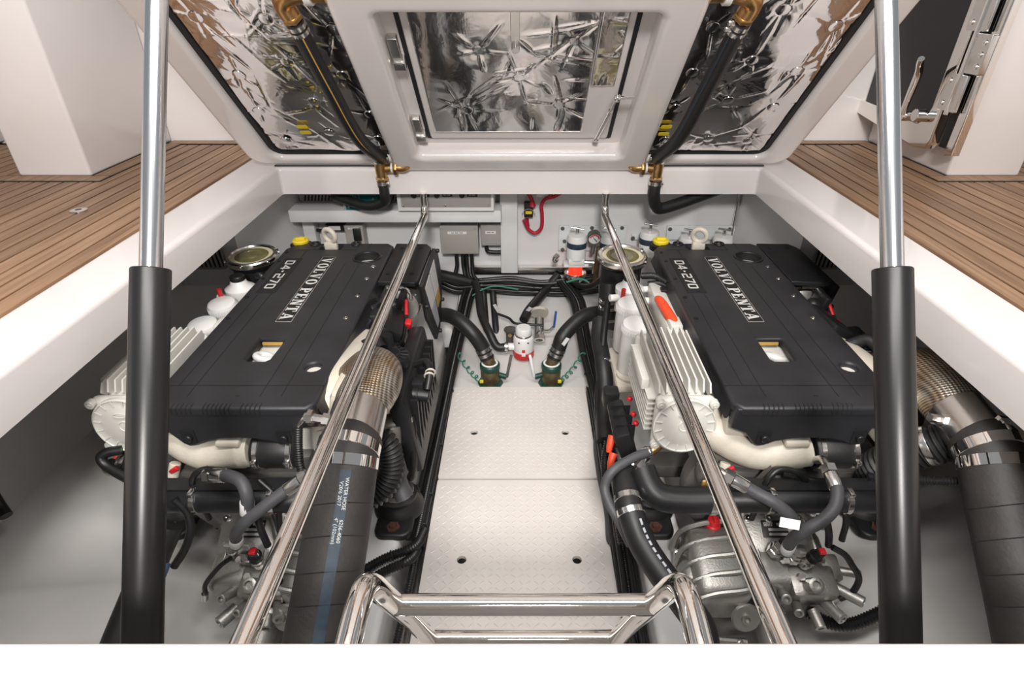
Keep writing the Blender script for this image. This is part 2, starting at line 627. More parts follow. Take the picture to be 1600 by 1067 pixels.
# deck slabs beneath the teak and around
mb = MB()
mb.box(-2.6, -DX - 0.002, -0.8, 2.92, -0.14, -0.012)
decks = {-1: struct('floor_deck_left', mb, M['caulk'])}
mb = MB()
mb.box(DX + 0.002, 2.6, -0.8, 2.92, -0.14, -0.012)
decks[1] = struct('floor_deck_right', mb, M['caulk'])
mb = MB()
mb.box(-DX, DX, -0.8, 0.235, -0.45, -0.30)
struct('floor_deck_near', mb, M['gel'])
mb = MB()
mb.box(-DX, DX, 2.562, 2.92, -0.14, -0.01)
struct('floor_deck_far', mb, M['gel'])
for sx in (-1, 1):
    tag(decks[sx], 'teak planked side deck %s of the hatch' % ('left' if sx < 0 else 'right'))
    w = 0.056
    for k in range(28):
        x0 = DX + 0.004 + k * w
        if x0 > 2.56:
            break
        mb = MB()
        mb.rbox((sx * (x0 + (w - 0.008) / 2), 1.0, -0.006), (w - 0.008, 3.52, 0.012), 0.0008, seg=1)
        mb.build('plank', M['teak'], decks[sx])
    # margin boards around the console foot and along the far wall
    for (xa, xb, ya, yb) in ((1.58, 1.645, 2.235, 2.77), (1.58, 1.99, 2.165, 2.23), (1.17, 1.64, 2.775, 2.835)):
        mb = MB()
        mb.rbox((sx * (xa + xb) / 2, (ya + yb) / 2, -0.003), (xb - xa, yb - ya, 0.0135), 0.0008, seg=1)
        mb.build('margin_board', M['teak'], decks[sx])
        mb = MB()
        mb.rbox((sx * (xa + xb) / 2, (ya + yb) / 2, -0.0036), (xb - xa + 0.012, yb - ya + 0.012, 0.013), 0.0, seg=1)
        mb.build('caulk_seam', M['caulk'], decks[sx])
    # white console foot standing on the deck
    mb = MB()
    mb.rbox((sx * 1.79, 2.53, 0.75), (0.28, 0.60, 1.5), 0.012, seg=3)
    o = struct('wall_console_' + ('left' if sx < 0 else 'right'), mb, M['gel'])
    tag(o, 'white gelcoat console pillar rising from the %s teak deck' % ('left' if sx < 0 else 'right'))
    mb = MB()
    mb.box(sx * 2.45, sx * 2.6, -0.8, 2.92, 0, 0.9, 0.01)
    o = struct('wall_bulwark_' + ('left' if sx < 0 else 'right'), mb, M['gel'])
    # hull side, chine and bottom
    mb = MB()
    mb.prism([(sx * 1.42, -0.10), (sx * 1.35, -0.57), (sx * 1.40, -0.59), (sx * 1.47, -0.10)], 0.28, 2.66, XZ)
    o = struct('wall_left' if sx < 0 else 'wall_right', mb, M['bilge'])
    tag(o, 'pale painted hull side inside the engine bay, %s' % ('left' if sx < 0 else 'right'))
mb = MB()
prof = [(-1.36, -0.565), (-0.90, -0.85), (-0.47, -1.0), (-0.26, -1.02), (0.26, -1.02), (0.47, -1.0), (0.90, -0.85), (1.36, -0.565)]
mb.prism(prof + [(p[0], p[1] - 0.06) for p in prof[::-1]], 0.28, 2.66, XZ)
floor = struct('floor', mb, M['bilge'], angle=25)
tag(floor, 'pale painted hull bottom of the engine bay')
# raised bilge ramp beyond the floor plates
mb = MB()
mb.prism([(1.93, -0.84), (2.11, -0.835), (2.64, -0.655), (2.64, -1.0), (1.93, -1.0)], -0.30, 0.30, YZ)
tag(struct('floor_ramp', mb, M['bilge']), 'white bilge ramp beyond the floor plates')
for sx in (-1, 1):
    mb = MB()
    mb.rbox((sx * 0.412, 1.46, -0.88), (0.135, 2.34, 0.28), 0.018, seg=3)
    mb.box(sx * 0.30, sx * 0.476, 2.25, 2.64, -0.80, -0.69, 0.02)
    o = struct('trim_stringer_' + ('left' if sx < 0 else 'right'), mb, M['bulk'])
    tag(o, 'white engine bed stringer %s of the floor plates' % ('left' if sx < 0 else 'right'))
# far bulkhead, near bulkhead, cabin wall
mb = MB()
mb.box(-1.46, 1.46, 2.62, 2.68, -1.0, -0.10)
wall_far = struct('wall_far', mb, M['bulk'])
tag(wall_far, 'white bulkhead at the far end of the engine bay')
mb = MB()
mb.box(-1.46, 1.46, 0.24, 0.33, -1.0, -0.112)
struct('wall_near', mb, M['bulk'])
mb = MB()
mb.box(-2.6, 2.6, 2.84, 2.92, -0.01, 2.0)
tag(struct('wall_cabin', mb, M['gel']), 'white cabin wall behind the raised lid')
# air duct boxes with grille at both far corners
for sx in (-1, 1):
    mb = MB()
    mb.prism([(sx * 1.02, 2.615), (sx * 1.115, 2.14), (sx * 1.395, 2.14), (sx * 1.395, 2.615)], -0.42, -0.118, XY)
    o = mb.build('air_duct_box', M['bulk'])
    tag(o, 'white air duct box under the %s side deck with a slatted grille' % ('left' if sx < 0 else 'right'), 'duct', 'air duct boxes')
    mb = MB()
    mb.plate(rrect(1.175, 1.365, -0.345, -0.235, 0.012), [rrect(1.184, 1.356, -0.337, -0.243, 0.008)], 2.140, 2.130,
             (lambda u, v, w, s_=sx: V((s_ * u, w, v))))
    mb.build('grille_frame', M['greybox'], o)
    mb = MB()
    mb.box(sx * 1.184, sx * 1.356, 2.1375, 2.1395, -0.337, -0.243)
    mb.build('grille_backing', M['blackdeep'], o)
    for k in range(9):
        mb = MB()
        x = 1.196 + k * 0.018
        mb.prism([(sx * (x - 0.006), -0.339), (sx * (x + 0.002), -0.339), (sx * (x + 0.010), -0.241), (sx * (x + 0.002), -0.241)], 2.138, 2.132, XZ)
        mb.build('slat', M['greybox'], o)
# stainless corner strip on the right of the bulkhead
mb = MB()
mb.box(1.004, 1.016, 2.60, 2.619, -0.50, -0.12, 0.002)
tag(mb.build('corner_strip', M['steel']), 'thin metal strip down the right corner of the far bulkhead', 'strip')

# ================================================================== RAISED LID
def L(x, s, n):
    return V((x, 2.405 - 0.70711 * s - 0.70711 * n, 0.030 + 0.70711 * s - 0.70711 * n))


LW, LS = 1.085, 2.06
lid = thing('hatch_lid', 'large white engine hatch lid propped open, underside lined with foil', 'hatch', (0, 2.405, 0.02))
mb = MB()
mb.plate(rrect(-LW, LW, 0.0, LS, 0.07, 6), [], -0.05, 0.0, L)
mb.build('shell', M['gel'], lid)
mb = MB()
mb.plate(rrect(-LW, LW, 0.0, LS, 0.07, 6), [rrect(-0.985, 0.985, 0.045, LS - 0.08, 0.05, 6)], -0.002, 0.035, L, r=0.016, rs=4)
mb.build('rim', M['gel'], lid)
mb = MB()
mb.plate(rrect(-0.985, 0.985, 0.046, LS - 0.08, 0.05, 6), [rrect(-0.966, 0.966, 0.055, LS - 0.10, 0.04, 6)], 0.0, 0.014, L)
mb.build('gasket', M['blackdeep'], lid)


def foil_sheet(mb, x0, x1, s0, s1, n0, amp, seed, nx, ns, pins, ncr=30, Lf=L):
    """quilted foil: gentle waves, star creases around the pins, long folds across"""
    rn = random.Random(int(seed * 10))
    X, S = np.meshgrid(np.linspace(x0, x1, nx + 1), np.linspace(s0, s1, ns + 1))
    H = np.zeros_like(X)
    for j in range(ns + 1):
        for i in range(nx + 1):
            p = V((X[j, i] * 2.4 + seed, S[j, i] * 3.4, seed * 1.7))
            H[j, i] = (1 - abs(noise.noise(p)) * 2.6) + 0.3 * (1 - abs(noise.noise(p * 2.3 + V((0, 0, 9)))) * 2.6)
    H *= amp
    D = np.full_like(X, 9.0)
    segs = []
    for (px, ps) in pins:
        D = np.minimum(D, np.hypot(X - px, S - ps))
        a0 = rn.uniform(0, 6.28)
        for k in range(5):
            a = a0 + k * 1.256 + rn.uniform(-.4, .4)
            l_ = rn.uniform(.04, .15)
            segs.append((px + .02 * math.cos(a), ps + .02 * math.sin(a), px + l_ * math.cos(a), ps + l_ * math.sin(a), rn.uniform(.0012, .0035), rn.uniform(.003, .006), rn.choice((1, 1, -1))))
    for k in range(ncr):
        px, ps, a = rn.uniform(x0, x1), rn.uniform(s0, s1), rn.choice((rn.gauss(0, .12), rn.gauss(1.1, .35), rn.gauss(-1.1, .35)))
        for q in range(rn.randint(1, 3)):
            l_ = rn.uniform(.06, .22)
            qx, qs = px + l_ * math.cos(a), ps + l_ * math.sin(a)
            segs.append((px, ps, qx, qs, rn.uniform(.0012, .0036), rn.uniform(.003, .008), rn.choice((1, 1, -1))))
            px, ps, a = qx, qs, a + rn.uniform(-.7, .7)
    H += 0.003 * (1 - np.exp(-(D / 0.04) ** 2))
    for (ax, as_, bx_, bs, hh, ww, sg) in segs:
        dx, ds = bx_ - ax, bs - as_
        ll = dx * dx + ds * ds + 1e-9
        T = np.clip(((X - ax) * dx + (S - as_) * ds) / ll, 0, 1)
        DD = np.hypot(X - ax - T * dx, S - as_ - T * ds)
        H += sg * hh * np.sin(np.pi * np.clip(T * .9 + .08, 0, 1)) * np.exp(-(DD / ww) ** 1.5)
    H[D < 0.019] = 0.002
    H = np.maximum(H, -0.001)
    H[0, :] = H[-1, :] = 0
    H[:, 0] = H[:, -1] = 0
    vs_ = [Lf(X[j, i], S[j, i], n0 + H[j, i]) for j in range(ns + 1) for i in range(nx + 1)]
    fs = []
    for j in range(ns):
        for i in range(nx):
            a = j * (nx + 1) + i
            fs.append([a, a + 1, a + nx + 2, a + nx + 1])
    mb.add(vs_, fs)


for k, (xa, xb) in enumerate(((-0.967, -0.49), (0.49, 0.967))):
    rnd = random.Random(5 + k)
    pins = []
    for jj in range(8):
        for ii in range(3):
            pins.append((xa + (xb - xa) * (0.13 + 0.37 * ii) + rnd.uniform(-.02, .02), 0.12 + jj * 0.20 + rnd.uniform(-.03, .03) + 0.04 * (ii % 2)))
    mb = MB()
    foil_sheet(mb, xa, xb, 0.062, LS - 0.11, 0.004, 0.0042, 3.3 + 8 * k, 170, 420, pins, 60)
    f = mb.build('foil_panel', M['foil'], lid, angle=80)
    for q in pins:
        mb = MB()
        c = L(q[0], q[1], 0.010)
        mb.lathe([(0.020, -0.002), (0.019, 0.0), (0.012, 0.001), (0.004, 0.0015)], c, (0, -0.7071, -0.7071), 16)
        mb.build('insulation_pin', M['foil'], f)
    # yellow printed stamps on the foil
    for (sx_, ss) in ((-0.80, 0.20), (-0.80, 0.235)) if k == 0 else ((0.545, 0.19), (0.545, 0.235)):
        mb = MB()
        mb.plate(rrect(sx_ - 0.020, sx_ + 0.020, ss - 0.010, ss + 0.010, 0.005, 3), [], 0.016, 0.0172, L)
        mb.build('yellow_stamp', M['yellow'], f)

# central raised white frame with its own small hatch
mb = MB()
spine = [(-0.50, 0.0), (0.50, 0.0), (0.505, 0.08), (0.52, LS - 0.05), (-0.52, LS - 0.05), (-0.505, 0.08)]
mb.plate(spine, [rrect(-0.392, 0.392, 0.110, 0.812, 0.022, 5)], 0.0, 0.070, L, r=0.026, rs=5)
spine_o = mb.build('centre_frame', M['gel'], lid)
# recess floor and the inner hatch lid
mb = MB()
mb.plate(rrect(-0.392, 0.392, 0.110, 0.812, 0.022), [], -0.012, 0.003, L)
mb.build('recess_panel', M['gel'], lid)
inner = MB().plate(rrect(-0.335, 0.335, 0.155, 0.80, 0.008), [], 0.003, 0.012, L, r=0.003).build('inner_hatch', M['gel'], lid)
mb = MB()
mb.plate(rrect(-0.352, 0.352, 0.145, 0.806, 0.01), [rrect(-0.338, 0.338, 0.152, 0.801, 0.008)], 0.003, 0.006, L)
mb.build('seal', M['blackdeep'], inner)
rnd = random.Random(11)
pins2 = [(-0.18, 0.33), (0.14, 0.36), (-0.12, 0.62), (0.17, 0.66), (0.0, 0.50)]
mb = MB()
foil_sheet(mb, -0.315, 0.235, 0.20, 0.795, 0.013, 0.0014, 21.0, 160, 170, pins2, 16)
mb.build('foil_lining', M['foil_smooth'], inner, angle=80)
mb = MB()
foil_sheet(mb, 0.237, 0.318, 0.46, 0.795, 0.013, 0.0012, 31.0, 24, 90, [], 8)
mb.build('foil_strip', M['foil_smooth'], inner, angle=80)
# small gas strut of the inner hatch, hinges, catch
mb = MB()
mb.cyl(L(0.292, 0.185, 0.03), L(0.318, 0.37, 0.045), 0.0085, n=14)
mb.cyl(L(0.318, 0.37, 0.045), L(0.326, 0.44, 0.05), 0.0045, n=10)
mb.ball(L(0.292, 0.178, 0.03), 0.012, 12)
mb.ball(L(0.328, 0.445, 0.05), 0.014, 12)
mb.cyl(L(0.328, 0.445, 0.05), L(0.385, 0.45, 0.05), 0.006, n=10)
mb.build('gas_strut', M['chrome'], inner)
for ss in (0.19, 0.58):
    mb = MB()
    mb.plate(rrect(-0.003 - 0.385, -0.358, ss, ss + 0.10, 0.003), [], 0.003, 0.026, L, r=0.002)
    mb.plate(rrect(-0.388, -0.350, ss - 0.022, ss + 0.012, 0.003), [], 0.003, 0.036, L, r=0.002)
    mb.plate(rrect(-0.380, -0.358, ss - 0.016, ss + 0.006, 0.003), [], 0.036, 0.037, L)
    mb.build('hinge', M['steel'], inner)
mb = MB()
mb.plate(rrect(-0.022, 0.005, 0.66, 0.80, 0.004), [], 0.026, 0.031, L, r=0.001)
mb.cyl(L(-0.008, 0.655, 0.026), L(-0.008, 0.655, 0.045), 0.012, n=14)
mb.build('catch', M['steel'], inner)

# bronze fittings and black drain hoses on both sides of the lid
for sx in (-1, 1):
    side = 'left' if sx < 0 else 'right'
    g = 'drain hoses of the lid'
    pA = L(sx * 0.620, 0.845, 0.06)
    pB = L(sx * 0.610, 0.80, 0.068)
    tee = V((sx * 0.555, 2.335, 0.002))
    hs = MB().tube([pB, pB.lerp(tee, 0.3) + V((0, -0.01, -0.015)), pB.lerp(tee, 0.65) + V((0, -0.012, -0.025)), tee + V((-0.012 * sx * -1 * -1, -0.012, 0.045))], 0.0255, 18, 12)
    ho = hs.build('drain_hose', M['rubber'])
    tag(ho, 'black rubber drain hose running down the lid %s of its centre frame' % side, 'hose', g)
    # printed line along the hose
    mb = MB()
    pth = smooth_path([pB, pB.lerp(tee, 0.3) + V((0, -0.01, -0.015)), pB.lerp(tee, 0.65) + V((0, -0.012, -0.025)), tee + V((-0.012 * sx, -0.012, 0.045))], 10)
    offs = V((-0.006 * sx if sx > 0 else 0.012, -0.020, -0.0125))
    offs = V((0.010 if sx < 0 else -0.022, -0.021 if sx < 0 else -0.012, -0.012))
    offs = offs.normalized() * 0.0252
    mb.tube([p + offs for p in pth[2:-4]], 0.0022, 6, 1)
    mb.build('print_line', M['labelorange'] if sx < 0 else M['bluestripe'], ho)
    d = (pB - tee).normalized()
    for q, r in ((0.012, 0.0285), (0.034, 0.0285)):
        mb = MB()
        c = pB - d * q
        mb.cyl(c - d * 0.007, c + d * 0.007, r, n=20)
        mb.rbox(c + V((-0.028, -0.012, 0)), (0.02, 0.014, 0.014), 0.003)
        mb.build('hose_clamp', M['steel'], ho)
    mb = MB()
    tp = tee + V((0, -0.012, 0.046))
    mb.cyl(tp - d * 0.006, tp + d * 0.010, 0.0285, n=20)
    mb.rbox(tp + V((0.03 * -sx, -0.01, 0)), (0.016, 0.012, 0.012), 0.003)
    mb.build('hose_clamp', M['steel'], ho)
    # upper elbow
    up = thing('bronze_elbow', 'golden bronze pipe elbow high on the %s side of the lid frame' % side, 'fitting', pA, 'bronze lid fittings')
    mb = MB()
    end = L(sx * 0.50, 0.875, 0.05)
    mb.tube([pB + d * 0.002, pA, pA + (L(-sx*0.016, 0.024, 0) - L(0, 0, 0)), end + V((sx * 0.06, 0, 0)), end], 0.027, 20, 8)
    mb.build('elbow_body', M['brass'], up)
    mb = MB()
    mb.lathe([(0.027, 0), (0.030, 0.003), (0.030, 0.014), (0.027, 0.017)], pB + d * 0.004, d, 6)
    mb.build('hex_nut', M['brass'], up)
    mb = MB()
    mb.lathe([(0.033, 0), (0.033, 0.018)], end + V((sx * 0.055, 0, 0)), (-sx, 0, 0), 20)
    mb.build('collar', M['white'], up)
    # lower tee
    lo = thing('bronze_tee', 'small bronze tee fitting under the %s lower corner of the lid frame' % side, 'fitting', tee, 'bronze lid fittings')
    mb = MB()
    mb.cyl(tee + V((0, -0.008, 0.036)), tee + V((0, 0.0, -0.045)), 0.023, 0.021, 20, ch=0.003)
    mb.cyl(tee, tee + V((-sx * 0.055, 0, 0.004)), 0.018, n=18)
    mb.build('tee_body', M['brass'], lo)
    mb = MB()
    mb.lathe([(0.026, 0), (0.028, 0.003), (0.028, 0.012), (0.026, 0.015)], tee + V((-sx * 0.052, 0, 0.004)), (-sx, 0, 0), 6)
    mb.build('hex_nut', M['brass'], lo)
    mb = MB()
    mb.lathe([(0.024, 0), (0.026, 0.003), (0.026, 0.012), (0.024, 0.015)], tee + V((0, 0, -0.032)), (0, 0, -1), 6)
    mb.build('hex_nut', M['brass'], lo)
    mb = MB()
    e0 = tee + V((-sx * 0.066, 0, 0.004))
    mb.tube([e0, e0 + V((-sx * 0.025, 0, 0)), e0 + V((-sx * 0.042, 0.0, 0.012)), e0 + V((-sx * 0.046, 0.008, 0.035))], 0.0165, 16, 8)
    mb.build('elbow', M['brass'], lo)
    mb = MB()
    mb.lathe([(0.020, 0), (0.020, 0.008)], tee + V((-sx * 0.042, 0, 0.004)), (-sx, 0, 0), 18)
    mb.build('thread_tape', M['white'], lo)
    # short hose going down through the coaming
    q0 = tee + V((0, 0.0, -0.045))
    if sx < 0:
        pts = [q0, q0 + V((0, 0.005, -0.06)), q0 + V((-0.012, 0.03, -0.10)), q0 + V((-0.10, 0.06, -0.125)), q0 + V((-0.25, 0.12, -0.10))]
    else:
        pts = [q0, q0 + V((0, 0.005, -0.06)), q0 + V((0.02, 0.03, -0.115)), q0 + V((0.07, 0.05, -0.13)), q0 + V((0.30, 0.12, -0.075)), q0 + V((0.40, 0.16, -0.06))]
    h2 = MB().tube(pts, 0.0205 if sx < 0 else 0.025, 16, 10).build('drain_hose', M['rubber'])
    tag(h2, 'short black drain hose bending under the far coaming below the %s bronze tee' % side, 'hose', g)
    mb = MB()
    mb.cyl(q0 + V((0, 0, -0.004)), q0 + V((0, 0, -0.018)), 0.025 if sx < 0 else 0.0285, n=18)
    mb.rbox(q0 + V((0.022, -0.012, -0.011)), (0.014, 0.012, 0.012), 0.003)
    mb.build('hose_clamp', M['steel'], h2)

# dark strip put in for the shadow gap below the lid
mb = MB()
mb.box(-1.0, 1.0, 2.380, 2.398, 0.0005, 0.004)
tag(mb.build('lid_shadow_gap', M['rubber']), 'dark strip standing in for the shadow gap along the lid hinge', 'strip')

# ================================================================== STRUTS
for sx in (-1, 1):
    side = 'left' if sx < 0 else 'right'
    xb = -0.602 if sx < 0 else 0.622
    def SP(s, xo=0.0):
        return V((xb + xo, 0.87 + 0.335 * s, 0.22 + 0.506 * s))
    st = thing('lid_strut', 'tall lifting ram with bright rod and black cylinder at the %s' % side, 'strut', SP(-1.1), 'lid lifting rams')
    ax = V((0, 0.335, 0.506)).normalized()
    mb = MB()
    mb.lathe([(0.0, 0.0), (0.030, 0.0), (0.030, 0.66), (0.0285, 0.662), (0.019, 0.662), (0.019, 0.655), (0.0, 0.655)], SP(-1.08), ax, 40, cap=False)
    mb.build('cylinder', M['strut'], st)
    mb = MB()
    mb.cyl(SP(-0.06), SP(1.50), 0.0172, n=32)
    mb.build('rod', M['rod'], st)
    mb = MB()
    e = SP(1.50)
    mb.ball(e, 0.024, 14)
    mb.build('end_joint', M['chrome'], st)
    mb = MB()
    b_ = SP(-1.10)
    mb.rbox(b_ - ax * 0.02, (0.05, 0.05, 0.05), 0.006)
    mb.build('foot_bracket', M['steel'], st)

# ================================================================== SUPPORT RAILS
for sx in (-1, 1):
    side = 'left' if sx < 0 else 'right'
    xn, xf = (-0.330, -0.395) if sx < 0 else (0.330, 0.358)
    A, B = V((xn, 0.380, -0.060)), V((xf, 2.300, -0.190))
    path = [A, A.lerp(B, 0.5), B]
    d0 = (B - A).normalized()
    for k in range(1, 9):                       # bend up to the underside of the far coaming
        a = (PI / 2 + 0.06) * k / 8
        path.append(B + V((d0.x * .05 * math.sin(a), .048 * math.sin(a), .048 * (1 - math.cos(a)) - .003 * math.sin(a))))
    path.append(path[-1] + V((0, 0, .042)))
    mb = MB()
    mb.tube(path, 0.0152, 28, 1)
    o = mb.build('support_rail', M['chrome'])
    tag(o, 'polished steel rail crossing above the %s engine, ending at the far coaming' % side, 'rail', 'rails under the hatch')

# ================================================================== LADDER
lad = thing('boarding_ladder', 'polished tubular steel ladder at the near edge leading to the floor plates', 'ladder', (0, 0.75, -0.78))
TR = 0.0165
for sx in (-1, 1):
    x0 = 0.013
    top = V((x0 + sx * 0.213, 0.375, -0.06))
    pts = [top, top + V((0, 0.06, 0.0))]
    for k in range(7):
        a = R(113) * k / 6
        pts.append(V((x0 + sx * (0.213 - 0.012 * k / 6), 0.470 + 0.045 * math.sin(a), -0.060 - 0.045 * (1 - math.cos(a)) + 0.0)))
    pts = [top, V((x0 + sx * 0.213, 0.45, -0.055)), V((x0 + sx * 0.212, 0.485, -0.062)), V((x0 + sx * 0.208, 0.503, -0.085)), V((x0 + sx * 0.203, 0.515, -0.118))]
    lowp = V((x0 + sx * 0.180, 0.715, -0.60)); 
    mb = MB()
    P = smooth_path(pts, 8) + [V((x0 + sx * 0.190, 0.585, -0.285)), lowp, V((x0 + sx * 0.170, 0.79, -0.785))]
    mb.tube(P, TR, 24, 1)
    mb.build('side_tube', M['chrome'], lad)
for zz, yy, hw in ((-0.185, 0.542, 0.196), (-0.482, 0.668, 0.184), (-0.70, 0.758, 0.176)):
    mb = MB()
    mb.cyl((0.013 - hw, yy, zz), (0.013 + hw, yy, zz), TR, n=24)
    mb.build('rung', M['chrome'], lad)

# ================================================================== FLOOR PLATES
PZ = -0.80


def floor_plate(label, ya, yb, holes):
    th = thing('floor_plate', label, 'floor plate', (0, (ya + yb) / 2, PZ - 0.012), 'treaded floor plates')
    hl = [circle2(h[0], h[1], 0.0135, 20) for h in holes]
    MB().plate(rrect(-0.275, 0.275, ya, yb, 0.004, 2), hl, PZ - 0.012, PZ, XY, r=0.0015, rs=2).build('plate', M['tread'], th)
    mb = MB()
    pitch = 0.0215
    nx, ny = int(0.53 / pitch), int((yb - ya - 0.02) / pitch)
    for j in range(ny):
        for i in range(nx):
            x = -0.262 + (i + 0.5) * pitch
            y = ya + 0.014 + (j + 0.5) * pitch
            if any(math.hypot(x - h[0], y - h[1]) < 0.026 for h in holes):
                continue
            a = R(45 if (i + j) % 2 else -45) + 0.0
            dx, dy = math.cos(a), math.sin(a)
            l_, w_, h_ = 0.0105, 0.0026, 0.0014
            p = V((x, y, PZ))
            u, n = V((dx, dy, 0)), V((-dy, dx, 0))
            up = V((0, 0, h_))
            mb.add([p + u * l_, p + u * l_ * .45 + n * w_, p - u * l_ * .45 + n * w_, p - u * l_, p - u * l_ * .45 - n * w_, p + u * l_ * .45 - n * w_,
                    p + u * l_ * .55 + up, p - u * l_ * .55 + up],
                   [[0, 1, 6], [1, 2, 7, 6], [2, 3, 7], [3, 4, 7], [4, 5, 6, 7], [5, 0, 6]])
    o = mb.build('tread_pattern', M['tread'], th, angle=20)
    o['kind'] = 'stuff'
    return th


floor_plate('far treaded cream floor plate nearest the bilge pump', 1.43, 1.955, [(-0.168, 1.665), (0.174, 1.665)])
floor_plate('middle treaded cream floor plate just beyond the ladder', 0.955, 1.420, [(-0.165, 1.10), (0.172, 1.10)])
floor_plate('nearest treaded cream floor plate under the ladder', 0.42, 0.946, [(-0.165, 0.60), (0.172, 0.60)])
for sx in (-1, 1):
    mb = MB()
    mb.box(sx * 0.279, sx * 0.284, 0.35, 1.955, -0.83, -0.797)
    mb.box(sx * 0.284, sx * 0.293, 0.35, 1.955, -0.83, -0.802)
    tag(mb.build('floor_edge_rail', M['steel']), 'thin metal rail along the %s edge of the floor plates' % ('left' if sx < 0 else 'right'), 'rail', 'floor plate rails')

# ================================================================== ENGINES
XL, XR = -0.69, 0.725
CT = -0.23                              # top of the black cover


def eL(px, py, X=None, Y=None, Z=None):
    p = at(px, py, None if X is None else X + XL, Y, Z)
    return V((p.x - XL, p.y, p.z))


def eR(px, py, X=None, Y=None, Z=None):
    p = at(px, py, None if X is None else X + XR, Y, Z)
    return V((p.x - XR, p.y, p.z))


def par(x0, y0, x1, y1, w):
    return [(x0, y0), (x0 + w, y0), (x1 + w, y1), (x1, y1)]


def bx2(x0, y0, x1, y1):
    return [(x0, y0), (x1, y0), (x1, y1), (x0, y1)]


def ring2(cx, cy, rx, ry, ix, iy, n=20, a0=0, a1=360):
    q = []
    for i in range(n):
        a, b = R(a0 + (a1 - a0) * i / n), R(a0 + (a1 - a0) * (i + 1) / n)
        q.append([(cx + rx * math.cos(a), cy + ry * math.sin(a)), (cx + rx * math.cos(b), cy + ry * math.sin(b)),
                  (cx + ix * math.cos(b), cy + iy * math.sin(b)), (cx + ix * math.cos(a), cy + iy * math.sin(a))])
    return q


SLAB = {
    'V': (0.98, [par(0.10, 1, 0.38, 0, 0.24), par(0.74, 1, 0.46, 0, 0.12), bx2(0, .9, .44, 1), bx2(.64, .9, .98, 1)]),
    'O': (0.92, ring2(.46, .5, .46, .52, .2, .40)),
    'L': (0.80, [bx2(.12, 0, .38, 1), bx2(0, .9, .5, 1), bx2(0, 0, .78, .12), bx2(.66, 0, .78, .36)]),
    'P': (0.82, [bx2(.10, 0, .36, 1), bx2(0, 0, .48, .1), bx2(0, .9, .4, 1)] + ring2(.36, .70, .44, .30, .18, .19, 12, -90, 90)),
    'E': (0.80, [bx2(.10, 0, .36, 1), bx2(0, .88, .76, 1), bx2(0, 0, .78, .12), bx2(.3, .44, .58, .56), bx2(.65, .7, .76, 1), bx2(.67, 0, .78, .32)]),
    'N': (0.98, [bx2(.10, 0, .24, 1), bx2(.72, 0, .86, 1), par(.10, 1, .60, 0, .28), bx2(0, 0, .34, .1), bx2(.62, .9, .98, 1), bx2(0, .9, .3, 1)]),
    'T': (0.86, [bx2(.30, 0, .56, 1), bx2(0, .88, .86, 1), bx2(0, .66, .11, 1), bx2(.75, .66, .86, 1), bx2(.18, 0, .68, .1)]),
    'A': (1.0, [par(.44, 1, .10, 0, .12), par(.40, 1, .66, 0, .26), bx2(.25, .26, .7, .37), bx2(0, 0, .34, .1), bx2(.56, 0, 1.0, .1)]),
    ' ': (0.34, []),
}
SANS = {
    'D': (0.74, [bx2(0, 0, .17, 1), bx2(.17, 0, .6, .15), bx2(.17, .85, .6, 1), bx2(.55, .1, .72, .9)]),
    '4': (0.74, [bx2(.46, 0, .63, 1), bx2(0, .22, .74, .37), par(.42, 1, .0, .3, .18)]),
    '-': (0.50, [bx2(.1, .40, .36, .60)]),
    '2': (0.74, [bx2(0, .85, .66, 1), bx2(.55, .52, .72, .92), bx2(.06, .43, .66, .58), bx2(0, .08, .17, .5), bx2(0, 0, .72, .15)]),
    '7': (0.70, [bx2(0, .85, .70, 1), par(.52, .9, .18, 0, .18)]),
    '0': (0.74, [bx2(0, .08, .17, .92), bx2(.55, .08, .72, .92), bx2(.06, 0, .66, .15), bx2(.06, .85, .66, 1)]),
}


def lettering(font, body, x_base, h, y_start, y_end, z):
    """runs from far to near, letter tops to the right"""
    tot = sum(font[c][0] + 0.14 for c in body) - 0.14
    k = (y_start - y_end) / tot
    mb = MB()
    u = 0.0
    for c in body:
        w, polys = font[c]
        for p in polys:
            mb.add([V((x_base + q[1] * h, y_start - (u + q[0]) * k, z)) for q in p], [list(range(len(p)))])
        u += w + 0.14
    return mb


def bolt(mb, c, axis, r=0.006, h=0.004):
    mb.lathe([(r * 1.35, 0), (r * 1.35, h * .3), (r, h * .35), (r, h), (r * .45, h), (r * .4, h * .5)], c, axis, 12)


